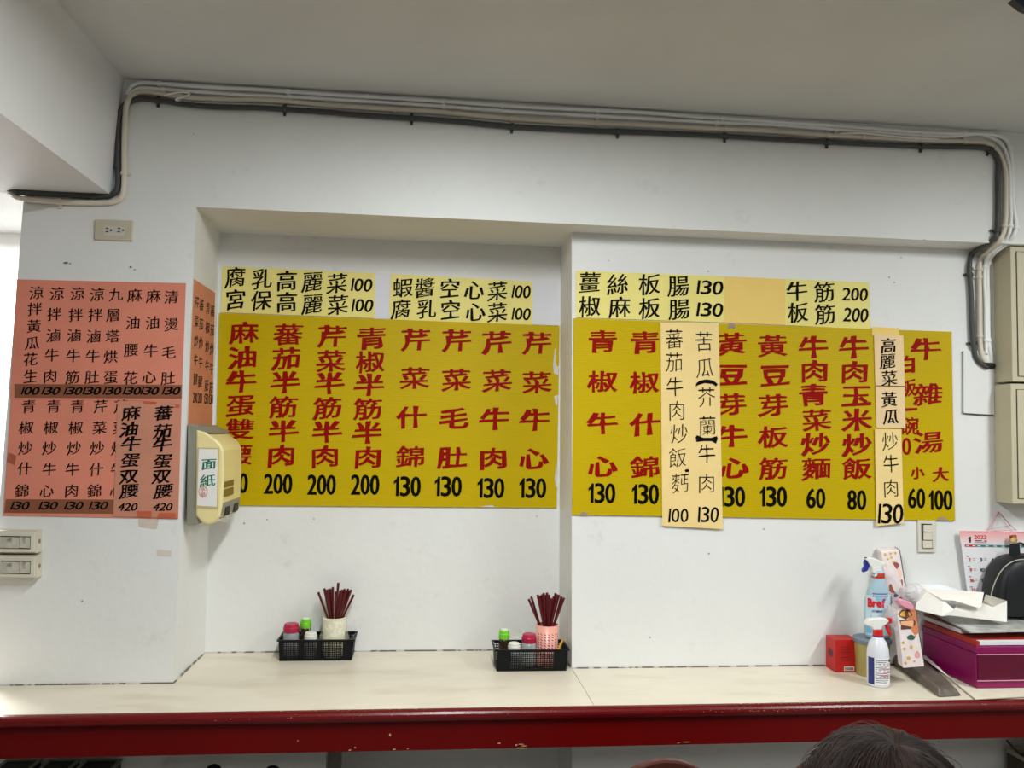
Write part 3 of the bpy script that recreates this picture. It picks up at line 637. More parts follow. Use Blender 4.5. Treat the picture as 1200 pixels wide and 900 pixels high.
# slots on the outer face
fx = P(262, 560, YD).x
for v0, v1 in ((565, 572), (574, 583)):
    z1, z0 = P(262, v0, YD).z, P(262, v1, YD).z
    B(((fx-.001, YD+.012, z0), (fx+.0012, YD+.125, z1))).build('slot', GR3, dp)
for y0 in (.04, .15):
    z1, z0 = P(262, 596, YD).z, P(262, 606, YD).z
    B(((fx-.012, YD+y0, z0), (fx+.0005, YD+y0+.05, z1))).build('slot', mat('dark_slot', (40, 36, 28), .7), dp)
tz = P(262, 606, YD).z
z1, z0 = P(262, 590, YD).z, P(262, 605, YD).z
MB().prism([(fx+.0006, YD+.012, z1), (fx+.0006, YD+DL-.01, z1), (fx-.004, YD+DL-.01, z0), (fx-.004, YD+.012, z0)], (-.01, 0, 0)).build('lower_band', GR2, dp)
ts = MB(); ts.add([(fx-.055, YD+.06, tz+.01), (fx-.012, YD+.05, tz+.012), (fx-.004, YD+.10, tz-.018), (fx-.02, YD+.16, tz-.034), (fx-.05, YD+.12, tz-.022), (fx-.03, YD+.09, tz-.006)], [(0,1,5),(1,2,5),(2,3,5),(3,4,5),(4,0,5)])
tt = ts.build('tissue', mat('tissue_paper', (236, 236, 232), .8), dp); tt.modifiers.new('thick', 'SOLIDIFY').thickness = .002

# ------------------------------------------------------------------ condiment baskets
BP = mat('black_basket_plastic', (8, 10, 13), .45, spec=.3)
def basket(u0, u1, vb, vr, front, rear, label, solid):
    # depth of the front foot from its picture height on the counter top
    c0 = P(u0+1.5, vb, front); c1 = P(u1-1.5, vb, front); yf = front
    zr = P((u0+u1)/2, vr, yf-.004).z; hgt = zr-ZK; x0, x1 = c0.x, c1.x; yr_ = rear
    c = empty('condiment_basket', ((x0+x1)/2, (yf+yr_)/2, ZK), label, 'basket', 'black mesh baskets on the counter')
    fl = .005
    def wall(a, b, n, solids, nm='mesh_side'):
        """a, b foot corners; outward normal n; lattice of square holes"""
        m = MB(); a = Vector(a); b = Vector(b); L = (b-a).length; d = (b-a)/L; n = Vector(n); cols = round(L/.0068); rows = round(hgt/.0068)
        def cell(s0, s1, z0, z1):
            vs = []
            for th in (0, .0018):
                for s, z in ((s0, z0), (s1, z0), (s1, z1), (s0, z1)):
                    vs.append(a+d*(s*(1+0))+Vector((0, 0, ZK*0+z))+n*(fl*z/hgt)-n*th)
            m.add(vs, [(0,1,2,3),(7,6,5,4),(0,4,5,1),(1,5,6,2),(2,6,7,3),(3,7,4,0)])
        t_ = .0022; cw = L/cols; rh = hgt/rows
        for i in range(cols+1): cell(max(0, i*cw-t_/2), min(L, i*cw+t_/2), 0, hgt)
        for j in range(rows+1): cell(0, L, max(0, j*rh-t_/2), min(hgt, j*rh+t_/2))
        for s0, s1 in solids: cell(s0*L, s1*L, 0, hgt)
        cell(0, L, 0, .005); cell(0, L, hgt-.006, hgt)
        return m.build(nm, BP, c)
    wall((x0, yf, ZK), (x1, yf, ZK), (0, -1, 0), solid); wall((x0, yr_, ZK), (x1, yr_, ZK), (0, 1, 0), [])
    wall((x0, yf, ZK), (x0, yr_, ZK), (-1, 0, 0), [(0, .1)]); wall((x1, yf, ZK), (x1, yr_, ZK), (1, 0, 0), [(0, .1)])
    B(((x0, yf, ZK+.0005), (x1, yr_, ZK+.003))).build('bottom', BP, c)
    r = MB(); e = fl+.002; z = zr
    for a, b in (((x0-e-.002, yf-e-.002), (x1+e+.002, yf-e+.003)), ((x0-e-.002, yr_+e-.003), (x1+e+.002, yr_+e+.002)), ((x0-e-.002, yf-e), (x0-e+.003, yr_+e)), ((x1+e-.003, yf-e), (x1+e+.002, yr_+e))):
        r.box((a[0], a[1], z-.003), (b[0], b[1], z+.0015))
    r.build('rim', BP, c)
    return x0, x1, yf, yr_
bx1 = basket(326, 413.5, 773.5, 750, 2.665, 2.757, 'black mesh basket left of centre, holding the cream chopstick cup', [(0, .05), (.26, .33), (.52, .58), (.88, 1)])
bx2 = basket(580.5, 665, 786.5, 761.5, 2.528, 2.632, 'black mesh basket by the pillar corner, holding the pink chopstick cup', [(0, .20), (.82, 1)])
PUR = mat('crimson_lid', (176, 24, 62), .35, .05, 20); LIM = mat('lime_lid', (120, 208, 46), .35); WLD = mat('white_lid', (232, 230, 220), .4); CLR = mat('clear_plastic', (214, 220, 224), .15, alpha=.45)
def zpx(v, y, u=600): return P(u, v, y).z
def jar(kind, u, y, vt, vl, r, rl, lm, content, ch, label):
    """vt top of lid, vl foot of lid"""
    x = P(u, vt, y).x; zt = P(u, vt, y).z; zl = P(u, vl, y).z; z0 = ZK+.0035
    c = empty(kind, (x, y, z0), label, 'shaker')
    MB().loft([(z0, r*.97, r*.97, x, y), (z0+.004, r, r, x, y), (zl-.008, r, r, x, y), (zl, rl*.93, rl*.93, x, y)], 20).build('jar_body', CLR if content else BRB, c, smooth=True)
    if content: MB().loft([(z0+.002, r*.9, r*.9, x, y), (z0+ch, r*.9, r*.9, x, y)], 16).build('contents', content, c)
    MB().loft([(zl-.001, rl, rl, x, y), (zl+(zt-zl)*.55, rl, rl, x, y), (zl+(zt-zl)*.6, rl*.93, rl*.93, x, y), (zt-.002, rl*.9, rl*.9, x, y), (zt, rl*.78, rl*.78, x, y)], 20).build('lid', lm, c, smooth=False, bevel=.001)
    return c, x, zt, zl
BRB = mat('dark_brown_glass', (58, 42, 26), .2, .1, 10)
CHI = mat('chilli_flakes', (150, 110, 84), .8, .4, 120); SAU = mat('brown_sauce', (94, 60, 34), .4); PEP = mat('white_pepper', (190, 178, 150), .8, .2, 90)
jar('condiment_jar', 341.5, 2.708, 730.5, 740, .0250, .0250, PUR, CHI, .045, 'crimson-lidded clear jar in the left basket')
g1, gx, gt, gl = jar('pepper_shaker', 358.7, 2.737, 725, 735, .0160, .0180, LIM, None, 0, 'lime-capped brown shaker in the left basket')
jar('sauce_jar', 364.3, 2.693, 740.5, 748.5, .0195, .0200, WLD, SAU, .05, 'white-capped sauce jar with a toothpick on it, left basket')
tpk = MB().tube([P(363.5, 742, 2.693), P(362, 734.5, 2.693)], .0011, 6).build('toothpick', mat('pale_wood', (222, 200, 160), .6)); T(tpk, 'toothpick standing on the white cap of the sauce jar', 'toothpick')
g2, gx2, gt2, gl2 = jar('pepper_shaker', 591, 2.606, 738, 748, .0160, .0175, LIM, None, 0, 'lime-capped brown shaker in the basket by the pillar corner')
jar('sauce_jar', 602.5, 2.562, 753, 761, .0195, .0195, WLD, SAU, .04, 'white-capped sauce jar in the basket by the pillar corner')
jar('condiment_jar', 620, 2.582, 742.5, 752, .0232, .0232, PUR, PEP, .04, 'crimson-lidded clear jar in the basket by the pillar corner')
for cc, x, zt, y in ((g1, gx, gt, 2.737), (g2, gx2, gt2, 2.606)):
    MB().loft([(zt-.001, .012, .012, x, y), (zt+.0025, .011, .011, x, y)], 16).build('cap_top', WLD, cc)
LQ = mat('dark_red_lacquer', (88, 14, 20), .35, .1, 20)
def cup(u, y, vt, r, m, label, sticks, slabel, group, deco):
    x = P(u, vt, y).x; zt = P(u, vt, y).z; z0 = ZK+.0035
    c = empty('chopstick_cup', (x, y, z0), label, 'cup')
    MB().loft([(z0, r*.9, r*.9, x, y), (zt, r, r, x, y), (zt, r*.93, r*.93, x, y), (z0+.004, r*.84, r*.84, x, y)], 28, cap=False).add([(x, y, z0)], []).build('cup_wall', m, c, smooth=True)
    MB().loft([(z0, r*.88, r*.88, x, y), (z0+.004, r*.88, r*.88, x, y)], 24).build('cup_base', m, c)
    if deco:
        for k in range(7):     # columns of small purple marks round the cup
            a = math.radians(-150+k*20); mk = MB()
            for j in range(9):
                zz = z0+.032+j*.0082
                for dz, da in ((0, .055), (.0028, -.055), (.0015, 0)):
                    b0 = a+da; rr = r*.955+.0008; p0 = Vector((x+rr*math.cos(b0), y+rr*math.sin(b0), zz+dz)); tn = Vector((-math.sin(b0), math.cos(b0), 0))
                    mk.add([p0-tn*.0016, p0+tn*.0016, p0+tn*.0016+Vector((0, 0, .0022)), p0-tn*.0016+Vector((0, 0, .0022))], [(0, 1, 2, 3)])
            mk.build('printed_mark', mat('mauve_print', (120, 70, 110), .5), c)
    # see-through plastic sleeve
    sl = MB(); n = 28
    if not deco:
        vs = []; fs = []
        for j, (zz, rr) in enumerate(((zt-.002, r*1.04), (zt-.04, r*1.10), (zt-.065, r*1.28), (z0+.02, r*1.25))):
            for i in range(n):
                a = 2*math.pi*i/n; k = 1+.05*math.sin(a*7+j); vs.append((x+rr*k*math.cos(a), y+rr*k*math.sin(a), zz))
        for j in range(3):
            for i in range(n): fs.append((j*n+i, j*n+(i+1) % n, (j+1)*n+(i+1) % n, (j+1)*n+i))
        sl.add(vs, fs).build('plastic_sleeve', mat('crinkled_film', (232, 230, 214), .15, alpha=.28, bump=.6, bscale=60), c, smooth=True)
    first = None
    for i, (ut, vt_) in enumerate(sticks):
        a = 2.4*i; rad = .006+.016*((i*7) % 10)/10
        tp = P(ut, vt_, y+rad*.7*math.sin(a)); 
        dx = (tp.x-x); s = max(-1, min(1, dx/.036))
        bt = Vector((x-.35*dx+.004*math.cos(a), y+.010*math.sin(a), z0+.006))
        # pass inside the mouth of the cup
        k = (zt-bt.z)/(tp.z-bt.z); mx = bt.x+(tp.x-bt.x)*k
        lim = r*.78
        if abs(mx-x) > lim: bt.x += ((math.copysign(lim, mx-x)+x)-mx)/(1-k)
        d = (tp-bt); L = d.length; d.normalize()
        if first is None:
            mb = MB().loft([(0, .0019, .0019, 0, 0), (.14, .0032, .0032, 0, 0), (.205, .0041, .0041, 0, 0)], 8, power=3)
            me = mb.mesh('chopstick'); me.materials.append(LQ)
            o = bpy.data.objects.new('chopstick', me); first = o
        else: o = first.copy()
        o.location = tp-d*.205; 
        if o.location.z < z0+.003: o.location = bt; 
        o.rotation_mode = 'QUATERNION'; o.rotation_quaternion = d.to_track_quat('Z', 'Y')
        if o.location == bt: o.scale = (1, 1, L/.205)
        COL.objects.link(o); T(o, slabel, 'chopstick', group)
cup(392, 2.713, 722.5, .0365, mat('cream_ceramic', (226, 220, 184), .35, .08, 30, c2=(240, 236, 214), thr=(.5, 60)), 'cream chopstick cup in a crinkled clear sleeve, in the left basket',
    [(373,694),(380,689.5),(383,691),(386.5,690),(390,688),(394,693),(396.5,683),(401,691),(404,690),(408,690),(411.5,691),(414.5,697),(399,692),(381.5,692),(388,691),(406,692),(410,693),(384.5,690.5)], 'dark red chopstick standing in the cream cup', 'chopsticks in the cream cup', False)
cup(641.5, 2.582, 731.5, .0355, mat('pink_ceramic', (238, 168, 150), .35, .05, 20), 'pink chopstick cup with mauve marks, in the basket by the pillar corner',
    [(619.5,702),(622.5,699),(630,697),(633,698),(637,695),(641,694.5),(643.5,697),(646,701),(651,695),(655,697),(658,699),(661,700.5),(653,696.5),(631.5,699),(640,697),(659.5,702),(635.5,696.5),(649,699)], 'dark red chopstick standing in the pink cup', 'chopsticks in the pink cup', True)
o = MB().tube([P(649, 772, 2.56), P(660.5, 748, 2.575)], .004, 8).build('spoon_handle', mat('amber_plastic', (196, 150, 30), .35)); T(o, 'amber plastic stick leaning at the right end of the basket by the pillar corner', 'stick')

# ------------------------------------------------------------------ things on the right end of the counter
# red carton
yb_ = PZ(992, 788, ZK).y; xa_, xb_ = P(979, 788, yb_).x, P(1005.5, 788, yb_).x; zt = P(992, 749.5, yb_).z
rc = empty('red_carton', ((xa_+xb_)/2, yb_+.03, ZK), 'small red carton with barcode, against the wall left of the bottles', 'box')
rb = B(((xa_, yb_, ZK+.0005), (xb_, yb_+.062, zt))).build('carton', mat('red_card', (190, 22, 20), .45, .06, 12), rc, bevel=.001)
t = Text(on(yb_), lift=.0008); t.poly([(989,781),(1001,781),(1001,786),(989,786)]); lb = t.build('barcode_label', mat('white_print', (226, 216, 208), .6), rc)
t = Text(on(yb_), lift=.0012)
for i in range(9): t.bar(990.2+i*1.15, 782, 990.2+i*1.15, 785.2, .5 if i % 2 else .8)
t.build('barcode', BLK, rc)
t = Text(on(yb_), lift=.0009)
for i in range(6): t.bar(985, 758+i*3.1, 995+(i*3) % 6, 758.2+i*3.1, .8)
t.build('small_print', mat('dark_red_print', (136, 14, 12), .6), rc)
t = MB(); xs_ = xa_-.0006
for k in range(12): t.v.append(Vector((xs_, yb_+.030+.016*math.cos(k*math.pi/6), ZK+.055+.02*math.sin(k*math.pi/6)*(.8+.2*math.cos(k)))))
t.f.append(tuple(range(12))); t.build('round_emblem', mat('dark_emblem', (92, 26, 30), .5), rc)
# lidded tub of yellow contents and the glass cleaner standing on it
yt = 2.455; xt = P(1022, 770, yt).x; zl = P(1022, 747, yt).z; r_ = .0525
tb = empty('lidded_tub', (xt, yt, ZK), 'round tub of yellow liquid with blue-grey lid, under the glass cleaner bottle', 'tub')
MB().loft([(ZK+.0005, r_*.90, r_*.90, xt, yt), (zl-.008, r_, r_, xt, yt)], 32).build('tub_body', mat('yellow_tub_contents', (168, 154, 88), .25, .12, 8), tb, smooth=False)
MB().loft([(zl-.012, r_*1.07, r_*1.07, xt, yt), (zl-.002, r_*1.08, r_*1.08, xt, yt), (zl, r_*1.02, r_*1.02, xt, yt)], 32).build('tub_lid', mat('blue_grey_lid', (112, 126, 140), .45), tb)
# glass cleaner
def wraptext(c, rx, ry, items, name, m, parent, lift=.0010, tiltz=0):
    """flat print bent round an upright oval bottle; items: (string, x offset m, z, height m, style kwargs)"""
    mb = MB()
    for s_, x0, z, hh, st in items:
        tt_ = Text(lambda u, v: Vector((u, 0, v)), lift=0)
        vs0 = 0; cur = 0; bits = []
        for ch in s_:
            vs, fs, nr = glyph(ch); xs = [p.x for p in vs]; a, b_ = min(xs), max(xs)
            ys = [p.y for p in vs]; bits.append((vs, fs, nr, a, cur)); cur += (b_-a)+.07
        cur -= .07
        for vs, fs, nr, a, c0 in bits:
            out = []
            for p, n in zip(vs, nr):
                X = ((p.x-a+c0-cur/2)*st.get('w', 1)+n.x*st.get('b', .03))*hh+x0; Z = z+(p.y-.35+n.y*st.get('b', .03))*hh+tiltz*X
                f = rad_at(c, rx, Z); th = X/f; yy = c[1]-ry/rx*f*math.cos(min(1.4, max(-1.4, th)))-lift; xx = c[0]+(f+lift)*math.sin(min(1.4, max(-1.4, th)))
                out.append((xx, yy, Z))
            mb.add(out, fs)
    off = Vector((0, 0, 0)); q = parent
    while q: off += q.location; q = q.parent
    me = bpy.data.meshes.new(name); me.from_pydata([tuple(v-off) for v in mb.v], [], mb.f); link(name, me, m, parent)
def rad_at(c, rx, z): return rx
yc = 2.45; xc = P(1028.5, 720, yc).x; z0 = zl; zs = lambda v: P(1028, v, yc).z
gc = empty('glass_cleaner_bottle', (xc, yc, z0), 'clear spray bottle of pale blue cleaner with red Bref lettering, on the tub', 'spray bottle')
K = .00256
SEC = [(z0+.0005, .036, .022), (z0+.01, .040, .025), (zs(722), .0405, .026), (zs(705), .040, .026), (zs(695), .036, .024), (zs(684), .026, .019), (zs(677), .0195, .016), (zs(668), .0185, .015)]
MB().loft([(z, a, b_, xc+(-.001 if z < zs(700) else .002), yc) for z, a, b_ in SEC], 32, power=2.3).build('bottle_body', mat('pale_blue_liquid', (176, 204, 216), .12, .1, 10, spec=.6), gc, smooth=True)
def patch(sec_r, ry, za, zb, a0, a1, nm, m, parent, c, lift=.0007, n=14, topcurve=0):
    mb = MB(); vs = []; fs = []
    for j in range(5):
        for i in range(n+1):
            a = a0+(a1-a0)*i/n; z = za+(zb-za)*j/4 + (topcurve*math.cos((a)*1.2) if j == 4 else 0)
            vs.append((c[0]+(sec_r+lift)*math.sin(a), c[1]-(ry+lift)*math.cos(a), z))
    for j in range(4):
        for i in range(n): fs.append((j*(n+1)+i, j*(n+1)+i+1, (j+1)*(n+1)+i+1, (j+1)*(n+1)+i))
    return mb.add(vs, fs).build(nm, m, parent)
cc = (xc-.001, yc, 0); LBL = mat('pale_blue_label', (206, 228, 240), .4, .12, 12)
patch(.0412, .0268, z0+.012, zs(697), -1.35, 1.35, 'front_label', LBL, gc, cc, topcurve=.006)
RBR = mat('bright_red_print', (214, 24, 36), .4); NVY = mat('navy_print', (30, 44, 120), .4)
wraptext((cc[0]-.002, yc), .0425, .0283, [('Bref', -.017, zs(704.5), .034, dict(b=.045, w=.95))], 'brand_lettering', RBR, gc, tiltz=0)
wraptext((cc[0]-.002, yc), .0425, .0283, [('HYGIENE', -.015, zs(714), .0085, dict(b=.03, w=.95))], 'product_lettering', NVY, gc)
t = MB()
for z in (zs(694), zs(696.5)):
    patch(.0425, .028, z-.0012, z+.0012, -.7, .5, 'label_line', NVY, gc, (cc[0], yc, 0), lift=.0008, n=6)
patch(.0425, .028, zs(716), zs(698), .95, 1.35, 'side_print', mat('navy_print_2', (40, 50, 130), .4, .3, 90), gc, (cc[0], yc, 0), lift=.0009, n=4)
patch(.0425, .028, zs(740), zs(724), -1.3, -.75, 'splash_print', mat('sky_print', (120, 190, 222), .4), gc, (cc[0], yc, 0), lift=.0008, n=5)
for k in range(7):   # light rays on the label
    a = -.75+k*.24; mb = MB(); z1_ = zs(698)
    vs = []
    for s_, ww in ((.15, .002), (1, .0055)):
        for sg in (-1, 1):
            z = zs(708)+(z1_-zs(708))*s_; X = (a*.024)*s_+sg*ww/2; th = X/.0425
            vs.append((cc[0]-.001+.0437*math.sin(th), yc-.0291*math.cos(th), z))
    mb.add(vs, [(0, 1, 3, 2)]).build('ray_print', mat('ray_blue', (136, 196, 220), .4), gc)
MB().loft([(zs(677), .0205, .0175, xc+.002, yc), (zs(671), .019, .0165, xc+.003, yc)], 24).build('neck_sleeve', mat('orange_red_sleeve', (208, 62, 36), .4, .3, 90), gc)
CW = mat('white_spray_plastic', (238, 238, 232), .35)
yh = yc
hd = MB().prism([P(u, v, yh-.012) for u, v in [(1015,655.5),(1019,653),(1026,654.5),(1034,658),(1039.5,660.5),(1038,662.5),(1034,664),(1034.5,672),(1023,672),(1022,666),(1018,659)]], (0, .024, 0)); hd.build('spray_head', CW, gc, bevel=.003)
MB().prism([P(u, v, yh-.006) for u, v in [(1015,653.5),(1019.5,653),(1017.5,657),(1019.5,663),(1017,669),(1012,671),(1011.5,668),(1014,664),(1013.5,660)]], (0, .012, 0)).build('trigger', mat('cobalt_blue_plastic', (34, 44, 150), .35), gc, bevel=.0015)
# small white sprayer in front
y2 = PZ(1029, 803, ZK).y; x2 = P(1029, 790, y2).x; z2 = lambda v: P(1029, v, y2).z
sb = empty('white_sprayer', (x2, y2, ZK), 'small white spray bottle with red trigger and a printed label, foremost of the bottles', 'spray bottle')
MB().loft([(ZK+.0005, .030, .030, x2, y2), (ZK+.004, .0315, .0315, x2, y2), (z2(768), .0315, .0315, x2, y2), (z2(760), .030, .030, x2, y2), (z2(752), .024, .024, x2, y2), (z2(747), .0155, .0155, x2, y2), (z2(744), .0135, .0135, x2, y2)], 32).build('bottle_body', mat('milky_plastic', (224, 226, 234), .3), sb, smooth=True)
MB().loft([(z2(746), .0150, .0150, x2, y2), (z2(744.5), .0150, .0150, x2, y2)], 24).build('blue_ring', mat('navy_ring', (40, 50, 130), .4), sb)
MB().loft([(z2(744.5), .0145, .0145, x2, y2), (z2(737.5), .0138, .0138, x2, y2)], 24).build('collar', mat('red_plastic', (214, 30, 30), .35), sb)
MB().prism([P(u, v, y2-.010) for u, v in [(1015,731),(1018,726.5),(1024,725),(1036,724.5),(1042,726),(1042,729),(1040,731),(1035,734),(1033,738.5),(1024,738.5),(1022,735),(1016,733.5)]], (0, .020, 0)).build('spray_head', CW, sb, bevel=.003)
MB().prism([P(u, v, y2-.007) for u, v in [(1041.5,724.5),(1045.5,724.5),(1045.5,730.5),(1041.5,730.5)]], (0, .014, 0)).build('nozzle', MATS['red_plastic'], sb, bevel=.001)
MB().prism([P(u, v, y2-.005) for u, v in [(1038.5,733),(1042,732.5),(1043,738),(1045.5,744.5),(1043.5,745.5),(1040.5,740)]], (0, .010, 0)).build('trigger', MATS['red_plastic'], sb, bevel=.001)
patch(.0315, .0315, z2(799.5), z2(768.5), -1.5, -.84, 'navy_label_band', NVY, sb, (x2, y2, 0), n=6)
wl = patch(.0315, .0315, z2(799.5), z2(768.5), -.84, 1.2, 'back_label', mat('white_label', (236, 236, 238), .5), sb, (x2, y2, 0))
for nm_, m_, rows in (('fine_print', mat('grey_print', (120, 122, 140), .6), [(771+i*2.1, -.75, random.uniform(.2, 1.0)) for i in range(13)]), ('red_print', mat('pink_red_print', (206, 96, 116), .6), [(777, -.2, .7), (781, -.3, .6), (785.2, -.1, .8), (789, -.3, .5)])):
    for v_, a_, b_ in rows:
        patch(.0315, .0315, z2(v_+.45), z2(v_-.45), a_, b_, nm_, m_, wl, (x2, y2, 0), lift=.0012, n=4)
patch(.0315, .0315, z2(773), z2(770), .55, 1.0, 'barcode', mat('print_black', (40, 40, 44), .6, .5, 200), wl, (x2, y2, 0), lift=.0013, n=4)
# thin-walled gift tubes leaning on the pile
GP = mat('pink_gift_card', (228, 214, 212), .3, .12, 30)
def giftbox(c, y0, dy, label, upper):
    """c: picture corners tl tr br bl at depths y0 (foot) leaning back"""
    (a, b_, c_, d) = c; yt_ = y0+dy
    q = [P(*a, yt_), P(*b_, yt_), P(*c_, y0), P(*d, y0)]
    o = empty('gift_box', (q[2]+q[3])/2, label, 'box')
    MB().prism(q, (.0, .028, .006)).build('carton', GP, o, bevel=.002)
    s_ = MB().prism([q[1]+Vector((.0004, .001, 0)), q[2]+Vector((.0004, .001, 0)), q[2]+Vector((.0004, .029, .006)), q[1]+Vector((.0004, .029, .006))], (.0022, 0, 0)).build('dark_edge', mat('dark_edge_card', (40, 28, 30), .5), o)
    def M(s, t_): e = q[0].lerp(q[1], s); f = q[3].lerp(q[2], s); return e.lerp(f, t_)+Vector((0, -.0012, 0))
    def pp(pts, nm, m): MB().add([M(*p) for p in pts], [tuple(range(len(pts)))]).build(nm, m, o)
    GO = mat('gold_foil', (226, 178, 60), .3, .2, 60, metal=.3); BRO = mat('brown_print', (150, 72, 48), .45, .35, 80); DB = mat('dark_brown_print', (96, 36, 26), .45); GN = mat('green_print', (30, 84, 60), .45)
    random.seed(int(y0*1000)+upper)
    ar = (.5, .75)[0]
    def star(s, t_, r):
        pp([(s+r*(1 if k % 2 == 0 else .45)*math.cos(k*math.pi/5), t_+r*.32*(1 if k % 2 == 0 else .45)*math.sin(k*math.pi/5)) for k in range(10)], 'gold_star', GO)
    def blob(s, t_, w_, h_, nm, m):
        pp([(s+w_*math.cos(k*math.pi/6)*random.uniform(.75, 1.1), t_+h_*math.sin(k*math.pi/6)*random.uniform(.75, 1.1)) for k in range(12)], nm, m)
    if upper:
        for s, t_ in ((.2,.06),(.5,.05),(.3,.14),(.55,.2),(.2,.25),(.5,.12),(.25,.35),(.75,.05)): star(s, t_, .10)
        blob(.6, .27, .3, .075, 'round_print', mat('red_brown_print', (150, 50, 44), .45)); blob(.68, .43, .3, .11, 'light_print', mat('peach_print', (236, 190, 170), .4))
        for k in range(5): blob(.2+.15*k, .60+.04*(k % 2), .12, .075, 'cartouche_print', BRO)
        blob(.55, .74, .32, .05, 'blue_print', mat('blue_grey_print', (96, 84, 130), .45)); blob(.5, .88, .36, .08, 'cartouche_print', BRO)
    else:
        pp([(.5, .0), (1, .0), (1, .42), (.75, .5), (.55, .3)], 'orange_ground', mat('orange_print', (206, 122, 76), .4, .2, 40))
        blob(.42, .10, .38, .09, 'cartouche_print', DB); blob(.42, .10, .32, .065, 'cartouche_face', GO)
        pp([(.05, .2), (.85, .2), (.9, .24), (.85, .36), (.08, .36), (.12, .28)], 'banner_print', DB); pp([(.12, .22), (.8, .22), (.78, .34), (.14, .34)], 'banner_face', mat('tan_print', (226, 170, 120), .4))
        for k in range(5): blob(.22+.13*k, .28, .028, .045, 'banner_letter', DB)
        for k in range(4): blob(.24+.13*k, .10, .026, .03, 'cartouche_letter', DB)
        blob(.55, .50, .24, .045, 'green_print', GN); blob(.75, .46, .12, .03, 'light_print', mat('white_print_2', (240, 230, 220), .4))
        for s, t_, r in ((.12,.58,.1),(.15,.68,.1),(.5,.66,.12),(.3,.84,.14),(.12,.92,.1),(.55,.9,.08),(.75,.75,.08)): star(s, t_, r)
        blob(.75, .80, .15, .05, 'pink_print', mat('rose_print', (226, 150, 150), .4))
    return o
giftbox([(1032,646),(1054,644.5),(1064,706),(1045,722)], 2.47, .05, 'taller pink patterned gift box with gold stars, leaning by the wall behind the cleaner', True)
giftbox([(1051,713),(1072,712),(1083.5,781),(1058.5,783)], 2.335, .05, 'nearer pink gift box with brown banner print, leaning on the magenta box', False)
# crumpled clear bag and pink twist above the nearer box
BAGM = mat('cloudy_plastic_bag', (236, 230, 232), .15, alpha=.5, bump=.4, bscale=50)
def crumple(c, r, label, m, name, cat, seed=1):
    random.seed(seed); mb = MB().ball(c, r, 18, 12)
    for v in mb.v:
        d = v-Vector(c); k = 1+.14*math.sin(d.x*95+seed)*math.sin(d.z*80+1)+.07*math.sin(d.x*210+d.z*160)+random.uniform(-.025, .025); v.x, v.y, v.z = tuple(Vector(c)+d*k)
    return T(mb.build(name, m, smooth=False), label, cat)
cb = crumple(tuple(P(1070, 696, 2.45)), (.040, .026, .032), 'cloudy clear plastic bag bunched on the paper stack beside the pink box', BAGM, 'plastic_bag', 'bag', 4)
cb2 = crumple(tuple(P(1047, 722, 2.40)), (.024, .02, .042), 'cloudy plastic wrap bunched between the cleaner bottle and the nearer pink box', BAGM, 'plastic_wrap', 'wrap', 9)
MB().prism([P(u, v, 2.37) for u, v in [(1053,704),(1057,702),(1068,706),(1072,711),(1070,716),(1062,713),(1055,709)]], (0, .02, 0)).build('pink_twist', mat('pink_film', (232, 158, 180), .35), cb2, bevel=.003)

# grey wrapped bundle lying on the counter and papers under the magenta box
bu = MB()
bp = [PZ(1043, 777, ZK), PZ(1100, 818, ZK), PZ(1128, 816, ZK), PZ(1072, 773, ZK)]
tp_ = [p+Vector((.002, 0, .034)) for p in bp]; tp_[1] += Vector((.01, .02, -.012)); tp_[2] += Vector((-.012, .02, -.014)); tp_[0] += Vector((.006, 0, 0)); tp_[3] += Vector((-.006, 0, 0))
bu.add([p+Vector((0, 0, .0005)) for p in bp]+tp_, [(0,3,2,1),(4,5,6,7),(0,1,5,4),(1,2,6,5),(2,3,7,6),(3,0,4,7)])
T(bu.build('wrapped_bundle', mat('grey_brown_wrap', (112, 102, 92), .35, .35, 14, .5, 30), bevel=.006), 'long grey-brown plastic wrapped bundle lying in front of the magenta box', 'bundle')
XB = P(1144, 800, 2.285).x; ZB0 = ZK+.006; ZB1 = P(1144, 757.5, 2.285).z; XB1 = XB+.36; YB0, YB1 = 2.285, 2.545
T(MB().prism([PZ(1143, 820, ZK+.003), PZ(1260, 814, ZK+.003), PZ(1180, 770, ZK+.003), PZ(1084, 772, ZK+.003)], (0, 0, .0025)).build('paper_sheaf', mat('cream_paper', (224, 216, 196), .7, .1, 30)), 'cream sheaf of papers lying under the magenta box', 'paper')
T(MB().prism([PZ(1112, 806, ZK+.002)+Vector((0, 0, .03)), PZ(1120, 800, ZK+.034), PZ(1084, 768, ZK+.034), PZ(1080, 770, ZK+.034)], (0, 0, .0015)).build('loose_sheet', mat('white_paper', (232, 230, 226), .7)), 'white loose sheet jammed between the bundle and the magenta box', 'paper')
mgb = empty('storage_box', ((XB+XB1)/2, (YB0+YB1)/2, ZB0), 'large glossy magenta plastic box carrying the pile of papers', 'box')
MAG = mat('magenta_plastic', (138, 10, 84), .3, .08, 6, .05, 20); MGD = mat('deep_magenta_plastic', (92, 6, 42), .28, .08, 6)
B(((XB, YB0, ZB0), (XB1, YB1, ZB1-.022))).build('body', MAG, mgb, bevel=.003)
B(((XB-.002, YB0-.002, ZB1-.021), (XB1+.002, YB1+.002, ZB1))).build('lid', MAG, mgb, bevel=.003)
B(((XB+.004, YB0-.0035, ZB0+.026), (XB1-.004, YB0-.0005, ZB1-.026))).build('front_panel', MGD, mgb, bevel=.001)
for z in (ZB1-.024, ZB0+.022):
    B(((XB+.002, YB0-.005, z), (XB1-.002, YB0-.0008, z+.0022))).build('pale_line', mat('pale_pink_line', (226, 150, 180), .3), mgb)
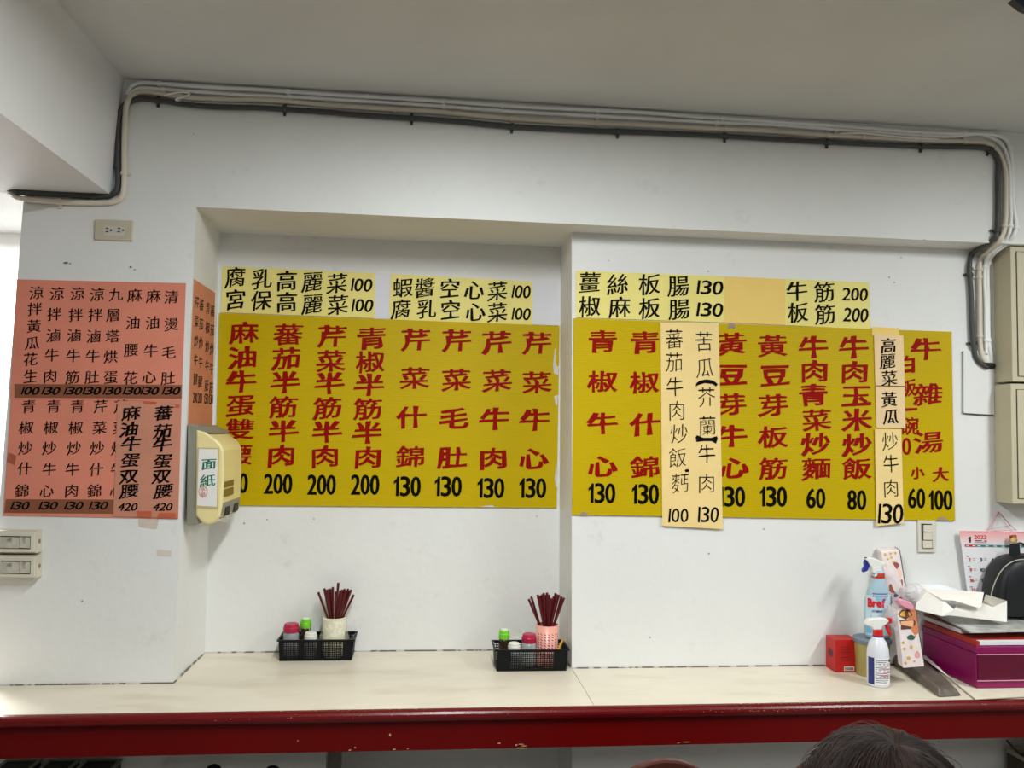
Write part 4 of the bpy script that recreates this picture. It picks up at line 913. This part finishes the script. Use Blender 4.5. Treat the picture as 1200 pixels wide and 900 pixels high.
# books and magazine on the box
zz = ZB1+.0008
rb1 = empty('book', (XB+.15, 2.4, zz), 'red-covered book lying directly on the magenta box', 'book')
q0 = [(XB+.002, YB0+.002), (XB+.30, YB0+.002), (XB+.30, YB1-.01), (XB+.002, YB1-.01)]
B(((XB+.014, YB0+.003, zz+.0015), (XB+.30, YB1-.012, zz+.0125))).build('pages', mat('white_pages', (228, 228, 234), .7, .05, 60), rb1)
B(((XB+.002, YB0+.001, zz), (XB+.013, YB1-.01, zz+.0135)), ((XB+.013, YB0+.02, zz+.0126), (XB+.30, YB1-.01, zz+.0137))).build('cover', mat('dull_red_cover', (172, 48, 30), .4, .1, 12), rb1)
zz += .0145
a_ = PZ(1126, 743, zz); b0 = PZ(1073, 723, zz)
dirv = (b0-a_); dirv.z = 0; Lb = dirv.length; dirv.normalize(); nv = Vector((-dirv.y, dirv.x, 0)); nv = nv if nv.x > 0 else -nv
wb = empty('book', a_, 'white-paged book with brown striped cover, partly under the magazine', 'book')
def slab(o_, L_, W_, z0_, z1_): return MB().prism([o_+Vector((0, 0, z0_)), o_+dirv*L_+Vector((0, 0, z0_)), o_+dirv*L_+nv*W_+Vector((0, 0, z0_)), o_+nv*W_+Vector((0, 0, z0_))], (0, 0, z1_-z0_))
slab(a_, Lb, .15, .002, .014).build('pages', MATS['white_pages'], wb); slab(a_-dirv*.002, Lb+.004, .152, 0, .0018).build('cover', mat('red_cover', (150, 40, 40), .4), wb)
slab(a_-dirv*.002, Lb+.004, .152, .0142, .018).build('top_cover', mat('brown_striped_cover', (130, 72, 44), .5, .4, 50), wb)
zm_ = zz+.0215
mg = MB(); f0 = PZ(1137, 741, zm_); f1 = PZ(1262, 738, zm_); 
bk0 = PZ(1084, 716, zm_); bk1 = PZ(1215, 706, zm_)
sag = Vector((0, 0, -.010))
T(MB().prism([f0+sag*.3, f1+sag*.3, bk1, bk0], (0, 0, .0055)).build('magazine', mat('magazine_cover', (200, 200, 194), .25, .35, 22, c2=(96, 122, 134), thr=(.56, 7), soft=.12), bevel=.001), 'glossy magazine with grey-blue picture cover, under the white paper bag', 'magazine')
zz2 = zm_+.006
# white paper bag lying on its side: side panel, front panel with a sagging rim, folded flap over the opening
Q = {}
for k, (u, v, y) in dict(a=(1072,714,2.42), b=(1079,689,2.45), g=(1104,722,2.36), f=(1180,729,2.365), e=(1180,704,2.385), i=(1118,714,2.362), s=(1135,716.5,2.364), t=(1160,713,2.37), j=(1105,703,2.385), h=(1112,721,2.36),
                         x=(1125,704,2.43), y=(1152,706,2.43), z=(1166,712,2.42), n=(1155,697,2.40), w=(1100,722,2.45), q=(1178,728,2.45)).items(): Q[k] = P(u, v, y)
ks = list(Q); ix = {k: i for i, k in enumerate(ks)}
pb = MB().add([Q[k] for k in ks], [tuple(ix[c] for c in f) for f in ('agjb', 'ghij', 'hfetsi', 'isx', 'sty' , 'sxy', 'tez', 'tyz', 'enz', 'nyz', 'aw', ) if len(f) > 2])
bag = T(pb.build('paper_bag', mat('white_bag_paper', (240, 236, 228), .6, .04, 14, .25, 20)), 'crumpled white paper bag lying on the magazine before the backpack', 'bag'); bag.modifiers.new('thick', 'SOLIDIFY').thickness = .0012
fl = MB().add([P(1079,688.5,2.452), P(1093,690,2.44), P(1153,694,2.405), P(1150,711,2.352), P(1146,712,2.350), P(1118,703.5,2.362), P(1105,703,2.38)], [(0,1,6), (1,2,3,4,5,6)])
f_ = fl.build('flap', MATS['white_bag_paper'], bag); f_.modifiers.new('thick', 'SOLIDIFY').thickness = .0014
# white roll / sheet behind the bag
wr = MB().tube([P(1062, 694, 2.515), P(1100, 697, 2.515), P(1140, 706, 2.51)], [.026, .034, .03], 20)
T(wr.build('paper_roll', mat('white_roll', (238, 240, 244), .6), smooth=True), 'white rolled paper lying against the wall behind the paper bag', 'roll')

# ------------------------------------------------------------------ calendar
yc_ = YR-.016
ca = empty('wall_calendar', P(1170, 690, YR), 'hanging January 2022 wall calendar with pink head, behind the backpack', 'calendar')
def cq(pts, y, th, nm, m, parent=ca): return MB().prism([P(u, v, y) for u, v in pts], (0, -th, 0)).build(nm, m, parent)
page = cq([(1124,622),(1216,623.5),(1213,716),(1135.5,710)], yc_, .003, 'page', mat('calendar_white', (234, 232, 234), .5, .03, 20))
def pinkgrad():
    m = mat('calendar_pink', (240, 176, 172), .5); n, l = m.node_tree.nodes, m.node_tree.links
    tc = n.new('ShaderNodeTexCoord'); sp = n.new('ShaderNodeSeparateXYZ'); r = n.new('ShaderNodeValToRGB'); mr = n.new('ShaderNodeMapRange')
    l.new(tc.outputs['Generated'], sp.inputs[0]); l.new(sp.outputs['Z'], mr.inputs[0]); l.new(mr.outputs[0], r.inputs[0])
    r.color_ramp.elements[0].color = (*lin((236, 222, 222)), 1); r.color_ramp.elements[1].color = (*lin((240, 160, 160)), 1); l.new(r.outputs[0], n['Principled BSDF'].inputs['Base Color']); return m
cq([(1124,622),(1216,623.5),(1216,637.5),(1126,637)], yc_-.003, .0005, 'pink_header', pinkgrad(), page)
YC = yc_-.0036
def ct_(items, nm, m, lift=.0004):
    t = Text(on(YC), lift=lift)
    for it in items:
        if it[0] == 'n': t.num(it[1], it[2], it[3], it[4], it[5], 'plain', tv=it[6] if len(it) > 6 else .05, th=.02)
        else: t.bar(*it[1:])
    t.build(nm, m, page)
CR = mat('calendar_red', (200, 30, 44), .5); CT2 = mat('calendar_teal', (60, 122, 118), .5); CBK = mat('calendar_black', (34, 30, 34), .5)
ct_([('n', 1136, 632.3, '1', 3.6, 7, .04)], 'month_number', CBK)
ct_([('n', 1148.8, 629.5, '2022', 14.5, 4.4)], 'year', CR)
ct_([('b', 1142, 633.6, 1150.8, 633.8, 1.1), ('b', 1153, 633.9, 1156.4, 634, 1.1)], 'month_name', CBK)
ct_([('b', 1142, 635.6, 1156.4, 635.9, .9)], 'month_underline', mat('mauve_line', (176, 110, 150), .5))
ct_([('b', 1130.5, 639.3, 1144, 639.5, 2.5)], 'sunday_band', CR); ct_([('b', 1144, 639.5, 1214, 640.5, 2.5)], 'weekday_band', CT2)
ct_([('b', 1145+i*9.5, 639.6+i*.15, 1149+i*9.5, 639.7+i*.15, 1.0) for i in range(7)]+[('b', 1132, 639.3, 1135.5, 639.3, .9), ('b', 1139.5, 639.4, 1143, 639.4, .9)], 'weekday_name', mat('band_white', (226, 232, 232), .5), .0008)
ct_([('b', 1135+i*1.7, 623.4+i*.03, 1135.9+i*1.7, 623.4+i*.03, .8) for i in range(14)]+[('b', 1192+i*1.7, 624, 1192.9+i*1.7, 624, .8) for i in range(10)], 'binding_hole', mat('hole_rose', (160, 90, 96), .6))
rows = (656, 668, 680, 691.5)
ct_([('n', 1136.3+i*1.4, rows[i], s, 2.6+(len(s)-1)*2.2, 4.2) for i, s in enumerate(('2', '9', '16', '23'))], 'sunday_date', CR)
ct_([('n', 1149.7+i*1.3, rows[i], s, 2.6+(len(s)-1)*2.2, 4.2) for i, s in enumerate(('3', '10', '17', '24'))]+[('n', 1163+i, rows[i], s, 2.8+(len(s)-1)*2.2, 4.2) for i, s in enumerate(('4', '11', '18', '25'))], 'weekday_date', CBK)
ct_([('b', 1139.5+i*1.4+j*13.3, rows[i]-1.5+k*1.7, 1142.8+i*1.4+j*13.3, rows[i]-1.4+k*1.7, .45) for i in range(4) for j in range(2) for k in range(2)], 'fine_print', mat('calendar_grey', (150, 148, 154), .5))
ct_([('b', 1132.5+i*1.4, 651.7+i*12, 1135.5+i*1.4, 651.9+i*12, .9) for i in range(4)], 'week_mark', mat('week_grey', (84, 84, 92), .5))
sg = MB(); hk = P(1170, 600.5, YR-.006)
for a, b_ in (((1156.5,622),(1170,600.5)), ((1170,600.5),(1191,622)), ((1171.5,600.5),(1184.5,616)), ((1158,620.5),(1184.5,615.5)), ((1165,622.5),(1191,620.5)), ((1161,620),(1170,601))):
    sg.tube([P(*a, YR-.010), P(*b_, YR-.010)], .0008, 5)
sg.build('hanging_string', mat('pink_string', (206, 110, 130), .6), ca)
MB().ball(tuple(hk), .003, 8, 6).build('hook', mat('red_hook', (176, 30, 50), .4), ca)

# ------------------------------------------------------------------ backpack
yk = 2.47; bk_z0 = zz2+.001
bkp = empty('backpack', (P(1200, 700, yk).x, yk, bk_z0), 'small black backpack with pale zip, sitting on the pile at the right edge', 'backpack')
NY = mat('black_nylon', (10, 13, 18), .5, .15, 20, .25, 12); cxk = P(1203, 700, yk).x
pf_ = [(1160,734),(1158.5,715),(1160.5,695),(1164,675),(1171,660),(1181,652),(1193,649.5),(1206,649),(1219,651),(1230,659),(1238,675),(1243,700),(1244,734)]
out = [P(u, v, yk) for u, v in pf_]; out = [Vector((p.x, p.y, max(p.z, bk_z0+.002))) for p in out]
bm_ = MB(); n = len(out); cen = Vector((cxk, yk, sum(p.z for p in out)/n-.01)); rings = []
for dy, k in ((.055, .80), (.045, .95), (.02, 1.0), (-.02, 1.0), (-.04, .95), (-.052, .82), (-.058, .45)):
    rings.append([Vector((cen.x+(p.x-cen.x)*k, yk+dy+.01, max(bk_z0+.001, cen.z+(p.z-cen.z)*k if p.z > cen.z else cen.z+(p.z-cen.z)*min(1, k+.12)))) for p in out])
for r0 in rings: bm_.v += r0
for j in range(len(rings)-1):
    for i in range(n): bm_.f.append((j*n+i, j*n+(i+1) % n, (j+1)*n+(i+1) % n, (j+1)*n+i))
bm_.f += [tuple(range(n)), tuple(reversed(range((len(rings)-1)*n, len(rings)*n)))]
bb = bm_.build('body', NY, bkp, smooth=True); s_ = bb.modifiers.new('smooth', 'SUBSURF'); s_.levels = s_.render_levels = 2
MB().tube(smoothpath([P(u, v, yk-.036-.008*min(1, (u-1158)/14)) for u, v in ((1160.5,703),(1163,691),(1168,678),(1175,667),(1184,659.5),(1194,656),(1206,656),(1220,659))], 6), .0016, 8).build('zip', mat('pale_zip', (176, 176, 160), .4), bkp, smooth=True)
MB().tube(smoothpath([P(u, v, yk-.044) for u, v in ((1181,735),(1180,720),(1180,700),(1181,685),(1183,674))], 5), .0012, 6).build('seam', mat('black_seam', (8, 10, 12), .6), bkp)
MB().prism([P(u, v, yk+.01) for u, v in [(1183,655),(1184,637),(1195,636.5),(1196.5,655)]], (0, .004, 0)).build('strap', NY, bkp, bevel=.001)
MB().tube(smoothpath([P(1190, 638, yk+.012), P(1197, 637, yk+.012), P(1208, 644, yk+.012), P(1218, 654, yk+.012)], 6), .004, 8, flat=.5).build('handle', NY, bkp, smooth=True)
ch_ = empty('round_charm', P(1187.5, 632, YR-.04), 'gold and red round charm hanging just above the backpack strap', 'charm')
MB().tube([P(1187.5, 632.5, YR-.036), P(1187.5, 632.5, YR-.044)], .0115, 18).build('disc', mat('gold_metal', (190, 146, 76), .35, .25, 90, metal=.3), ch_)
MB().tube([P(1187.3, 632.8, YR-.044), P(1187.3, 632.8, YR-.046)], .0075, 16).build('face', mat('pale_gold', (226, 196, 130), .4, .35, 120), ch_)
MB().prism([P(u, v, YR-.043) for u, v in [(1184,630),(1185,627.5),(1191,627),(1192,630),(1190,629),(1186,629.3)]], (0, .006, 0)).build('red_top', mat('brick_red', (160, 44, 30), .5), ch_)

# ------------------------------------------------------------------ under the counter
WPN = mat('white_board_dull', (196, 196, 190), .6, .1, 8, c2=(150, 148, 138), thr=(.66, 12), soft=.15)
zt_ = ZK-.03; yp = YF-.004
x0p, x1p = P(197.5, 884, yp).x, P(383, 880, yp).x
cu = bpy.data.curves.new('panel', 'CURVE'); cu.dimensions = '2D'; cu.fill_mode = 'BOTH'; cu.extrude = .006
def spl(pts):
    s_ = cu.splines.new('POLY'); s_.points.add(len(pts)-1); s_.use_cyclic_u = True
    for p_, q_ in zip(s_.points, pts): p_.co = (q_[0], q_[1], 0, 1)
spl([(x0p, .02), (x1p, .02), (x1p, zt_), (x0p, zt_)])
holes = [P(252, 903, yp), P(320.5, 904.5, yp)]
for h_ in holes: spl([(h_.x+.0245*math.cos(a*math.pi/12), h_.z+.0245*math.sin(a*math.pi/12)) for a in range(24)])
o = bpy.data.objects.new('panel', cu); COL.objects.link(o); ev = o.evaluated_get(bpy.context.evaluated_depsgraph_get()); me0 = ev.to_mesh()
vv = [(v.co.x, yp-.008+v.co.z*1.0, v.co.y) for v in me0.vertices]; ff = [tuple(p.vertices) for p in me0.polygons]; ev.to_mesh_clear(); bpy.data.objects.remove(o); bpy.data.curves.remove(cu)
pm_ = MB().add(vv, ff).build('plywood_panel', WPN); T(pm_, 'white painted panel with two round holes closing the recess under the counter', 'panel')
hb = MB()
for h_ in holes: hb.tube([(h_.x, yp+.0, h_.z), (h_.x, yp+.10, h_.z)], .0245, 24)
hb.build('hole_dark_plug', mat('hole_black', (6, 6, 6), .9), pm_)  # black plugs stand in for the darkness inside the two holes
B(((x1p+.004, YF-.012, .0), (x1p+.040, YF+.03, zt_))).build('post', mat('weathered_post', (112, 108, 100), .7, .4, 20), None)
o = [x for x in bpy.data.objects if x.name == 'post'][0]; T(o, 'weathered post under the counter at the right end of the holed panel', 'post')
# dark green cartons at the far left
DG = mat('dark_green_card', (5, 16, 12), .4, .4, 30, spec=.2); SV = mat('grey_edge_strip', (120, 122, 116), .5)
for k, (u0, u1) in enumerate(((6, 50), (56, 95), (99, 144))):
    yb2 = YF-.02; a = P(u0, 890, yb2); b_ = P(u1, 889, yb2); zt2 = P((u0+u1)/2, 889.5, yb2).z
    lab = ['dark green carton at the far left under the counter, leftmost of three', 'dark green carton under the counter, the narrow middle one of three', 'dark green carton under the counter, nearest the holed white panel'][k]
    c = empty('carton', ((a.x+b_.x)/2, 2.3, 0), lab, 'box', 'dark green cartons under the counter')
    B(((a.x+.004, 2.10, 0.001), (b_.x-.004, yb2, zt2-.004))).build('carton_body', DG, c)
    for xx0, xx1 in ((a.x+.001, a.x+.010), (b_.x-.010, b_.x-.001)): B(((xx0, 2.098, zt2-.006), (xx1, yb2+.001, zt2))).build('edge_strip', SV, c)
    B(((a.x+.010, yb2-.006, zt2-.006), (b_.x-.010, yb2+.001, zt2))).build('edge_strip', SV, c)
# brown storage carton and grey bag at the far right
a = P(1180, 876.5, YR-.03)
c = empty('open_carton', (a.x+.18, 2.36, 0), 'dark brown carton with pale rim under the right end of the counter', 'box')
B(((a.x, 2.16, 0.001), (a.x+.36, YR-.03, a.z-.012))).build('carton_body', mat('dark_brown_card', (70, 58, 48), .7, .3, 14), c)
B(((a.x-.003, 2.157, a.z-.012), (a.x+.012, YR-.028, a.z)), ((a.x+.012, YR-.042, a.z-.012), (a.x+.36, YR-.028, a.z)), ((a.x+.012, 2.157, a.z-.012), (a.x+.36, 2.17, a.z))).build('rim', mat('pale_rim', (160, 148, 124), .6), c)
crumple((a.x+.15, 2.34, a.z+.045), (.14, .12, .045), 'grey cloth bundle lying on the brown carton under the counter', mat('grey_cloth', (120, 124, 124), .8, .15, 8), 'cloth_bundle', 'cloth', 5)
T(MB().tube(smoothpath([P(1180, 868, 2.42), P(1187, 876, 2.36), P(1196, 884, 2.30), P(1210, 892, 2.25)], 6), .0035, 8).build('black_cord', mat('cord_black', (10, 10, 10), .5), smooth=True), 'black cord lying over the grey cloth bundle', 'cord')

# ------------------------------------------------------------------ round-backed chairs at the counter
WD = mat('dark_red_brown_wood', (70, 26, 14), .35, .3, 9, .05, 30, stretch=(1, 1, 6))
def chair(u, vtop, y, label, first=None):
    x = P(u, vtop, y).x; zt = P(u, vtop, y).z; c = empty('dining_chair', (x, y+.2, 0), label, 'chair', 'round-backed wooden chairs')
    arc = [(x+.16*math.cos(t_), y, zt-.17+.17*math.sin(t_)) for t_ in [math.pi*k/16 for k in range(17)]]+[(x-.12, y, zt-.30), (x+.12, y, zt-.30)]
    MB().prism(arc, (0, .022, 0)).build('backrest', WD, c, bevel=.004)
    MB().loft([(.44, .17, .17, x, y+.20), (.462, .18, .18, x, y+.20)], 28).build('seat', WD, c)
    for sx in (-1, 1):
        MB().tube([(x+sx*.13, y+.012, zt-.27), (x+sx*.13, y+.03, .44), (x+sx*.15, y+.01, .002)], .014, 10).build('leg', WD, c, smooth=True)
        MB().tube([(x+sx*.11, y+.30, .44), (x+sx*.13, y+.34, .002)], .014, 10).build('leg', WD, c, smooth=True)
chair(781, 891.5, 1.78, 'dark red-brown round-backed chair at the counter, left of the seated person')
chair(992, 880, 1.66, 'dark red-brown round-backed chair half hidden behind the seated person')

# ------------------------------------------------------------------ seated person, crown of the head at the bottom edge
hy = .90; hc = P(1038, 860, hy); hx = hc.x; hz = hc.z-.118
pe = empty('person', (hx, .62, 0), 'person with short dark brown hair seated with head bent, at the bottom edge', 'person')
SK = mat('skin', (196, 150, 120), .5, .05, 12); SH = mat('dark_shirt', (40, 42, 50), .8, .1, 30); TR = mat('dark_trousers', (30, 32, 38), .8, .1, 30)
def skin(nm, joints, edges, m, root=0, lv=2):
    me = bpy.data.meshes.new(nm); me.from_pydata([tuple(Vector(j[0])-pe.location) for j in joints], edges, []); me.update()
    o = link(nm, me, m, pe); sk = o.modifiers.new('skin', 'SKIN'); 
    for i, j in enumerate(joints):
        d = me.skin_vertices[0].data[i]; rr = j[1]; d.radius = rr if isinstance(rr, tuple) else (rr, rr); d.use_root = (i == root)
    sb_ = o.modifiers.new('sub', 'SUBSURF'); sb_.levels = sb_.render_levels = lv; sk.use_smooth_shade = True
    return o
X = hx
J = [((X, .60, .53), (.15, .12)), ((X, .66, .66), (.13, .10)), ((X, .75, .79), (.15, .10)), ((X, .81, .87), (.10, .075)), ((X, .845, .92), .050), ((X, .875, .965), .048),
     ((X-.17, .79, .84), .055), ((X-.24, .90, .66), .042), ((X-.16, 1.06, .58), .032), ((X+.17, .79, .84), .055), ((X+.24, .90, .66), .042), ((X+.16, 1.06, .58), .032),
     ((X-.10, .62, .51), .085), ((X-.12, 1.00, .50), .060), ((X-.12, .98, .28), .050), ((X-.12, .97, .07), .034), ((X-.12, 1.09, .035), .032),
     ((X+.10, .62, .51), .085), ((X+.12, 1.00, .50), .060), ((X+.12, .98, .28), .050), ((X+.12, .97, .07), .034), ((X+.12, 1.09, .035), .032)]
Eg = [(0,1),(1,2),(2,3),(3,4),(4,5),(3,6),(6,7),(7,8),(3,9),(9,10),(10,11),(0,12),(12,13),(13,14),(14,15),(15,16),(0,17),(17,18),(18,19),(19,20),(20,21)]
skin('body', J, Eg, SH)
for sx in (-1, 1):
    w0 = Vector((X+sx*.16, 1.06, .58)); hj = [(tuple(w0), .026), (tuple(w0+Vector((-sx*.03, .06, -.01))), (.034, .016))]; he = [(0, 1)]
    for k in range(4):
        f0_ = w0+Vector((-sx*.03+(k-1.5)*.019, .085, -.012)); L_ = (.03, .034, .032, .025)[k]; i0 = len(hj)
        hj += [(tuple(f0_), .009), (tuple(f0_+Vector((0, L_, -.006))), .008), (tuple(f0_+Vector((0, L_*1.7, -.022))), .007)]; he += [(1, i0), (i0, i0+1), (i0+1, i0+2)]
    i0 = len(hj); tb_ = w0+Vector((-sx*.05, .03, -.004)); hj += [(tuple(tb_+Vector((-sx*.012, .01, 0))), .010), (tuple(tb_+Vector((-sx*.028, .04, -.008))), .008)]; he += [(1, i0), (i0, i0+1)]
    skin('hand', hj, he, SK)
# head (bent forward), face towards the wall
hd = MB().ball((0, 0, 0), 1, 24, 18); R = Matrix.Rotation(-.45, 3, 'X'); HC = Vector((hx, hy-.006, hz-.022))
for v in hd.v:
    x, y, z = v; k = 1 if z > -.2 else 1-.28*(-.2-z)
    p = Vector((x*.076*k, y*.096*k+(.012*(-z) if z < 0 else 0), z*.108)); v.x, v.y, v.z = tuple(HC+R @ p)
head = hd.build('head', SK, pe, smooth=True)
def hp(x, y, z): return HC+R @ Vector((x, y, z))
MB().tube([hp(0, .090, .012), hp(0, .108, -.022), hp(0, .100, -.032)], [.007, .012, .008], 8).build('nose', SK, head, smooth=True)
for sx in (-1, 1):
    MB().ball(tuple(hp(sx*.032, .086, .004)), (.012, .009, .007), 12, 8).build('eye', mat('eye_white', (230, 226, 220), .3), head, smooth=True)
    MB().ball(tuple(hp(sx*.077, -.002, -.01)), (.008, .018, .030), 12, 8).build('ear', SK, head, smooth=True)
MB().ball(tuple(hp(0, .092, -.055)), (.024, .008, .006), 12, 8).build('mouth', mat('lips', (170, 96, 88), .5), head, smooth=True)
# hair: dense strands combed away from a whorl near the crown
HR = mat('dark_brown_hair', (44, 31, 26), .45, .4, 60, spec=.35); HR2 = mat('hair_undercoat', (14, 10, 9), .8, spec=.1)
hr = (.098, .112, .118); HHC = Vector((hx, hy, hz))
cap = MB().ball((0, 0, 0), 1, 32, 20); cap.v = [HHC+Vector((v.x*hr[0]*.95, v.y*hr[1]*.95, v.z*hr[2]*.95 if v.z > -.25 else -.25*hr[2]*.95)) for v in cap.v]
hc_o = cap.build('hair', HR2, pe, smooth=True)
wa = Vector((.04, -.12, .98)).normalized(); e1 = wa.orthogonal().normalized(); e2 = wa.cross(e1)
sm_ = MB(); random.seed(11); V_ = []; F_ = []
for i in range(5200):
    th = random.uniform(0, 2*math.pi); ph0 = abs(random.gauss(0, .5))*.9 if i % 2 else random.uniform(0, 1.5); ln = random.uniform(.45, .95); lift = random.uniform(.0, .035)*(1 if random.random() > .03 else 2.6)
    tw = random.uniform(-.25, .25)+.35; cl = round(th*9)/9; th = th*.55+cl*.45; pr = None; n = 8; wdt = random.uniform(.00030, .00055)
    for k in range(n):
        s = k/(n-1); ph = ph0+ln*s; a = th+tw*s
        d = wa*math.cos(ph)+(e1*math.cos(a)+e2*math.sin(a))*math.sin(ph)
        rad = 1-.05*math.exp(-(ph/.22)**2)+lift*math.sin(math.pi*min(1, s*1.15))+.018*math.sin(a*11+3*s)*min(1, ph)
        p = HHC+Vector((d.x*hr[0], d.y*hr[1], d.z*hr[2]))*rad
        if p.z < HHC.z-.05: rad *= 1.0
        sd = d.cross(wa); sd = sd.normalized() if sd.length > 1e-3 else e1
        ww = wdt*(1-.6*s)
        b0_ = len(V_); V_ += [p-sd*ww, p+sd*ww, p+d*ww*1.4]
        if k: F_ += [(b0_-3, b0_-2, b0_+1, b0_), (b0_-2, b0_-1, b0_+2, b0_+1), (b0_-1, b0_-3, b0_, b0_+2)]
me = bpy.data.meshes.new('hair_strands'); me.from_pydata([tuple(v-pe.location) for v in V_], [], F_); me.update()
o = link('hair_strands', me, HR, hc_o, kind='stuff'); o.location = (0, 0, 0)
st_ = empty('stool', (hx, .60, 0), 'round wooden stool under the seated person', 'stool')
MB().loft([(.375, .16, .16, hx, .60), (.405, .17, .17, hx, .60)], 24).build('seat', WD, st_)
for k in range(4):
    a = math.pi/4+k*math.pi/2; MB().tube([(hx+.11*math.cos(a), .6+.11*math.sin(a), .375), (hx+.15*math.cos(a), .6+.15*math.sin(a), .002)], .014, 8).build('leg', WD, st_, smooth=True)

# dark blue hanging sign, only its corner in view at the top right
a = P(1188, -1, 1.35); b_ = P(1202, 8, 1.35)
hg = MB(); 
cn = [P(1187.5, -2, 1.5), P(1201, 8.5, 1.5), P(1330, 60, 1.5), P(1330, -60, 1.5)]
bsg = T(MB().prism(cn, (0, .02, 0)).build('hanging_sign', mat('dark_navy_panel', (26, 34, 52), .4), bevel=.002), 'dark navy hanging panel, only its corner showing at the top right', 'sign')

bpy.context.view_layer.update()
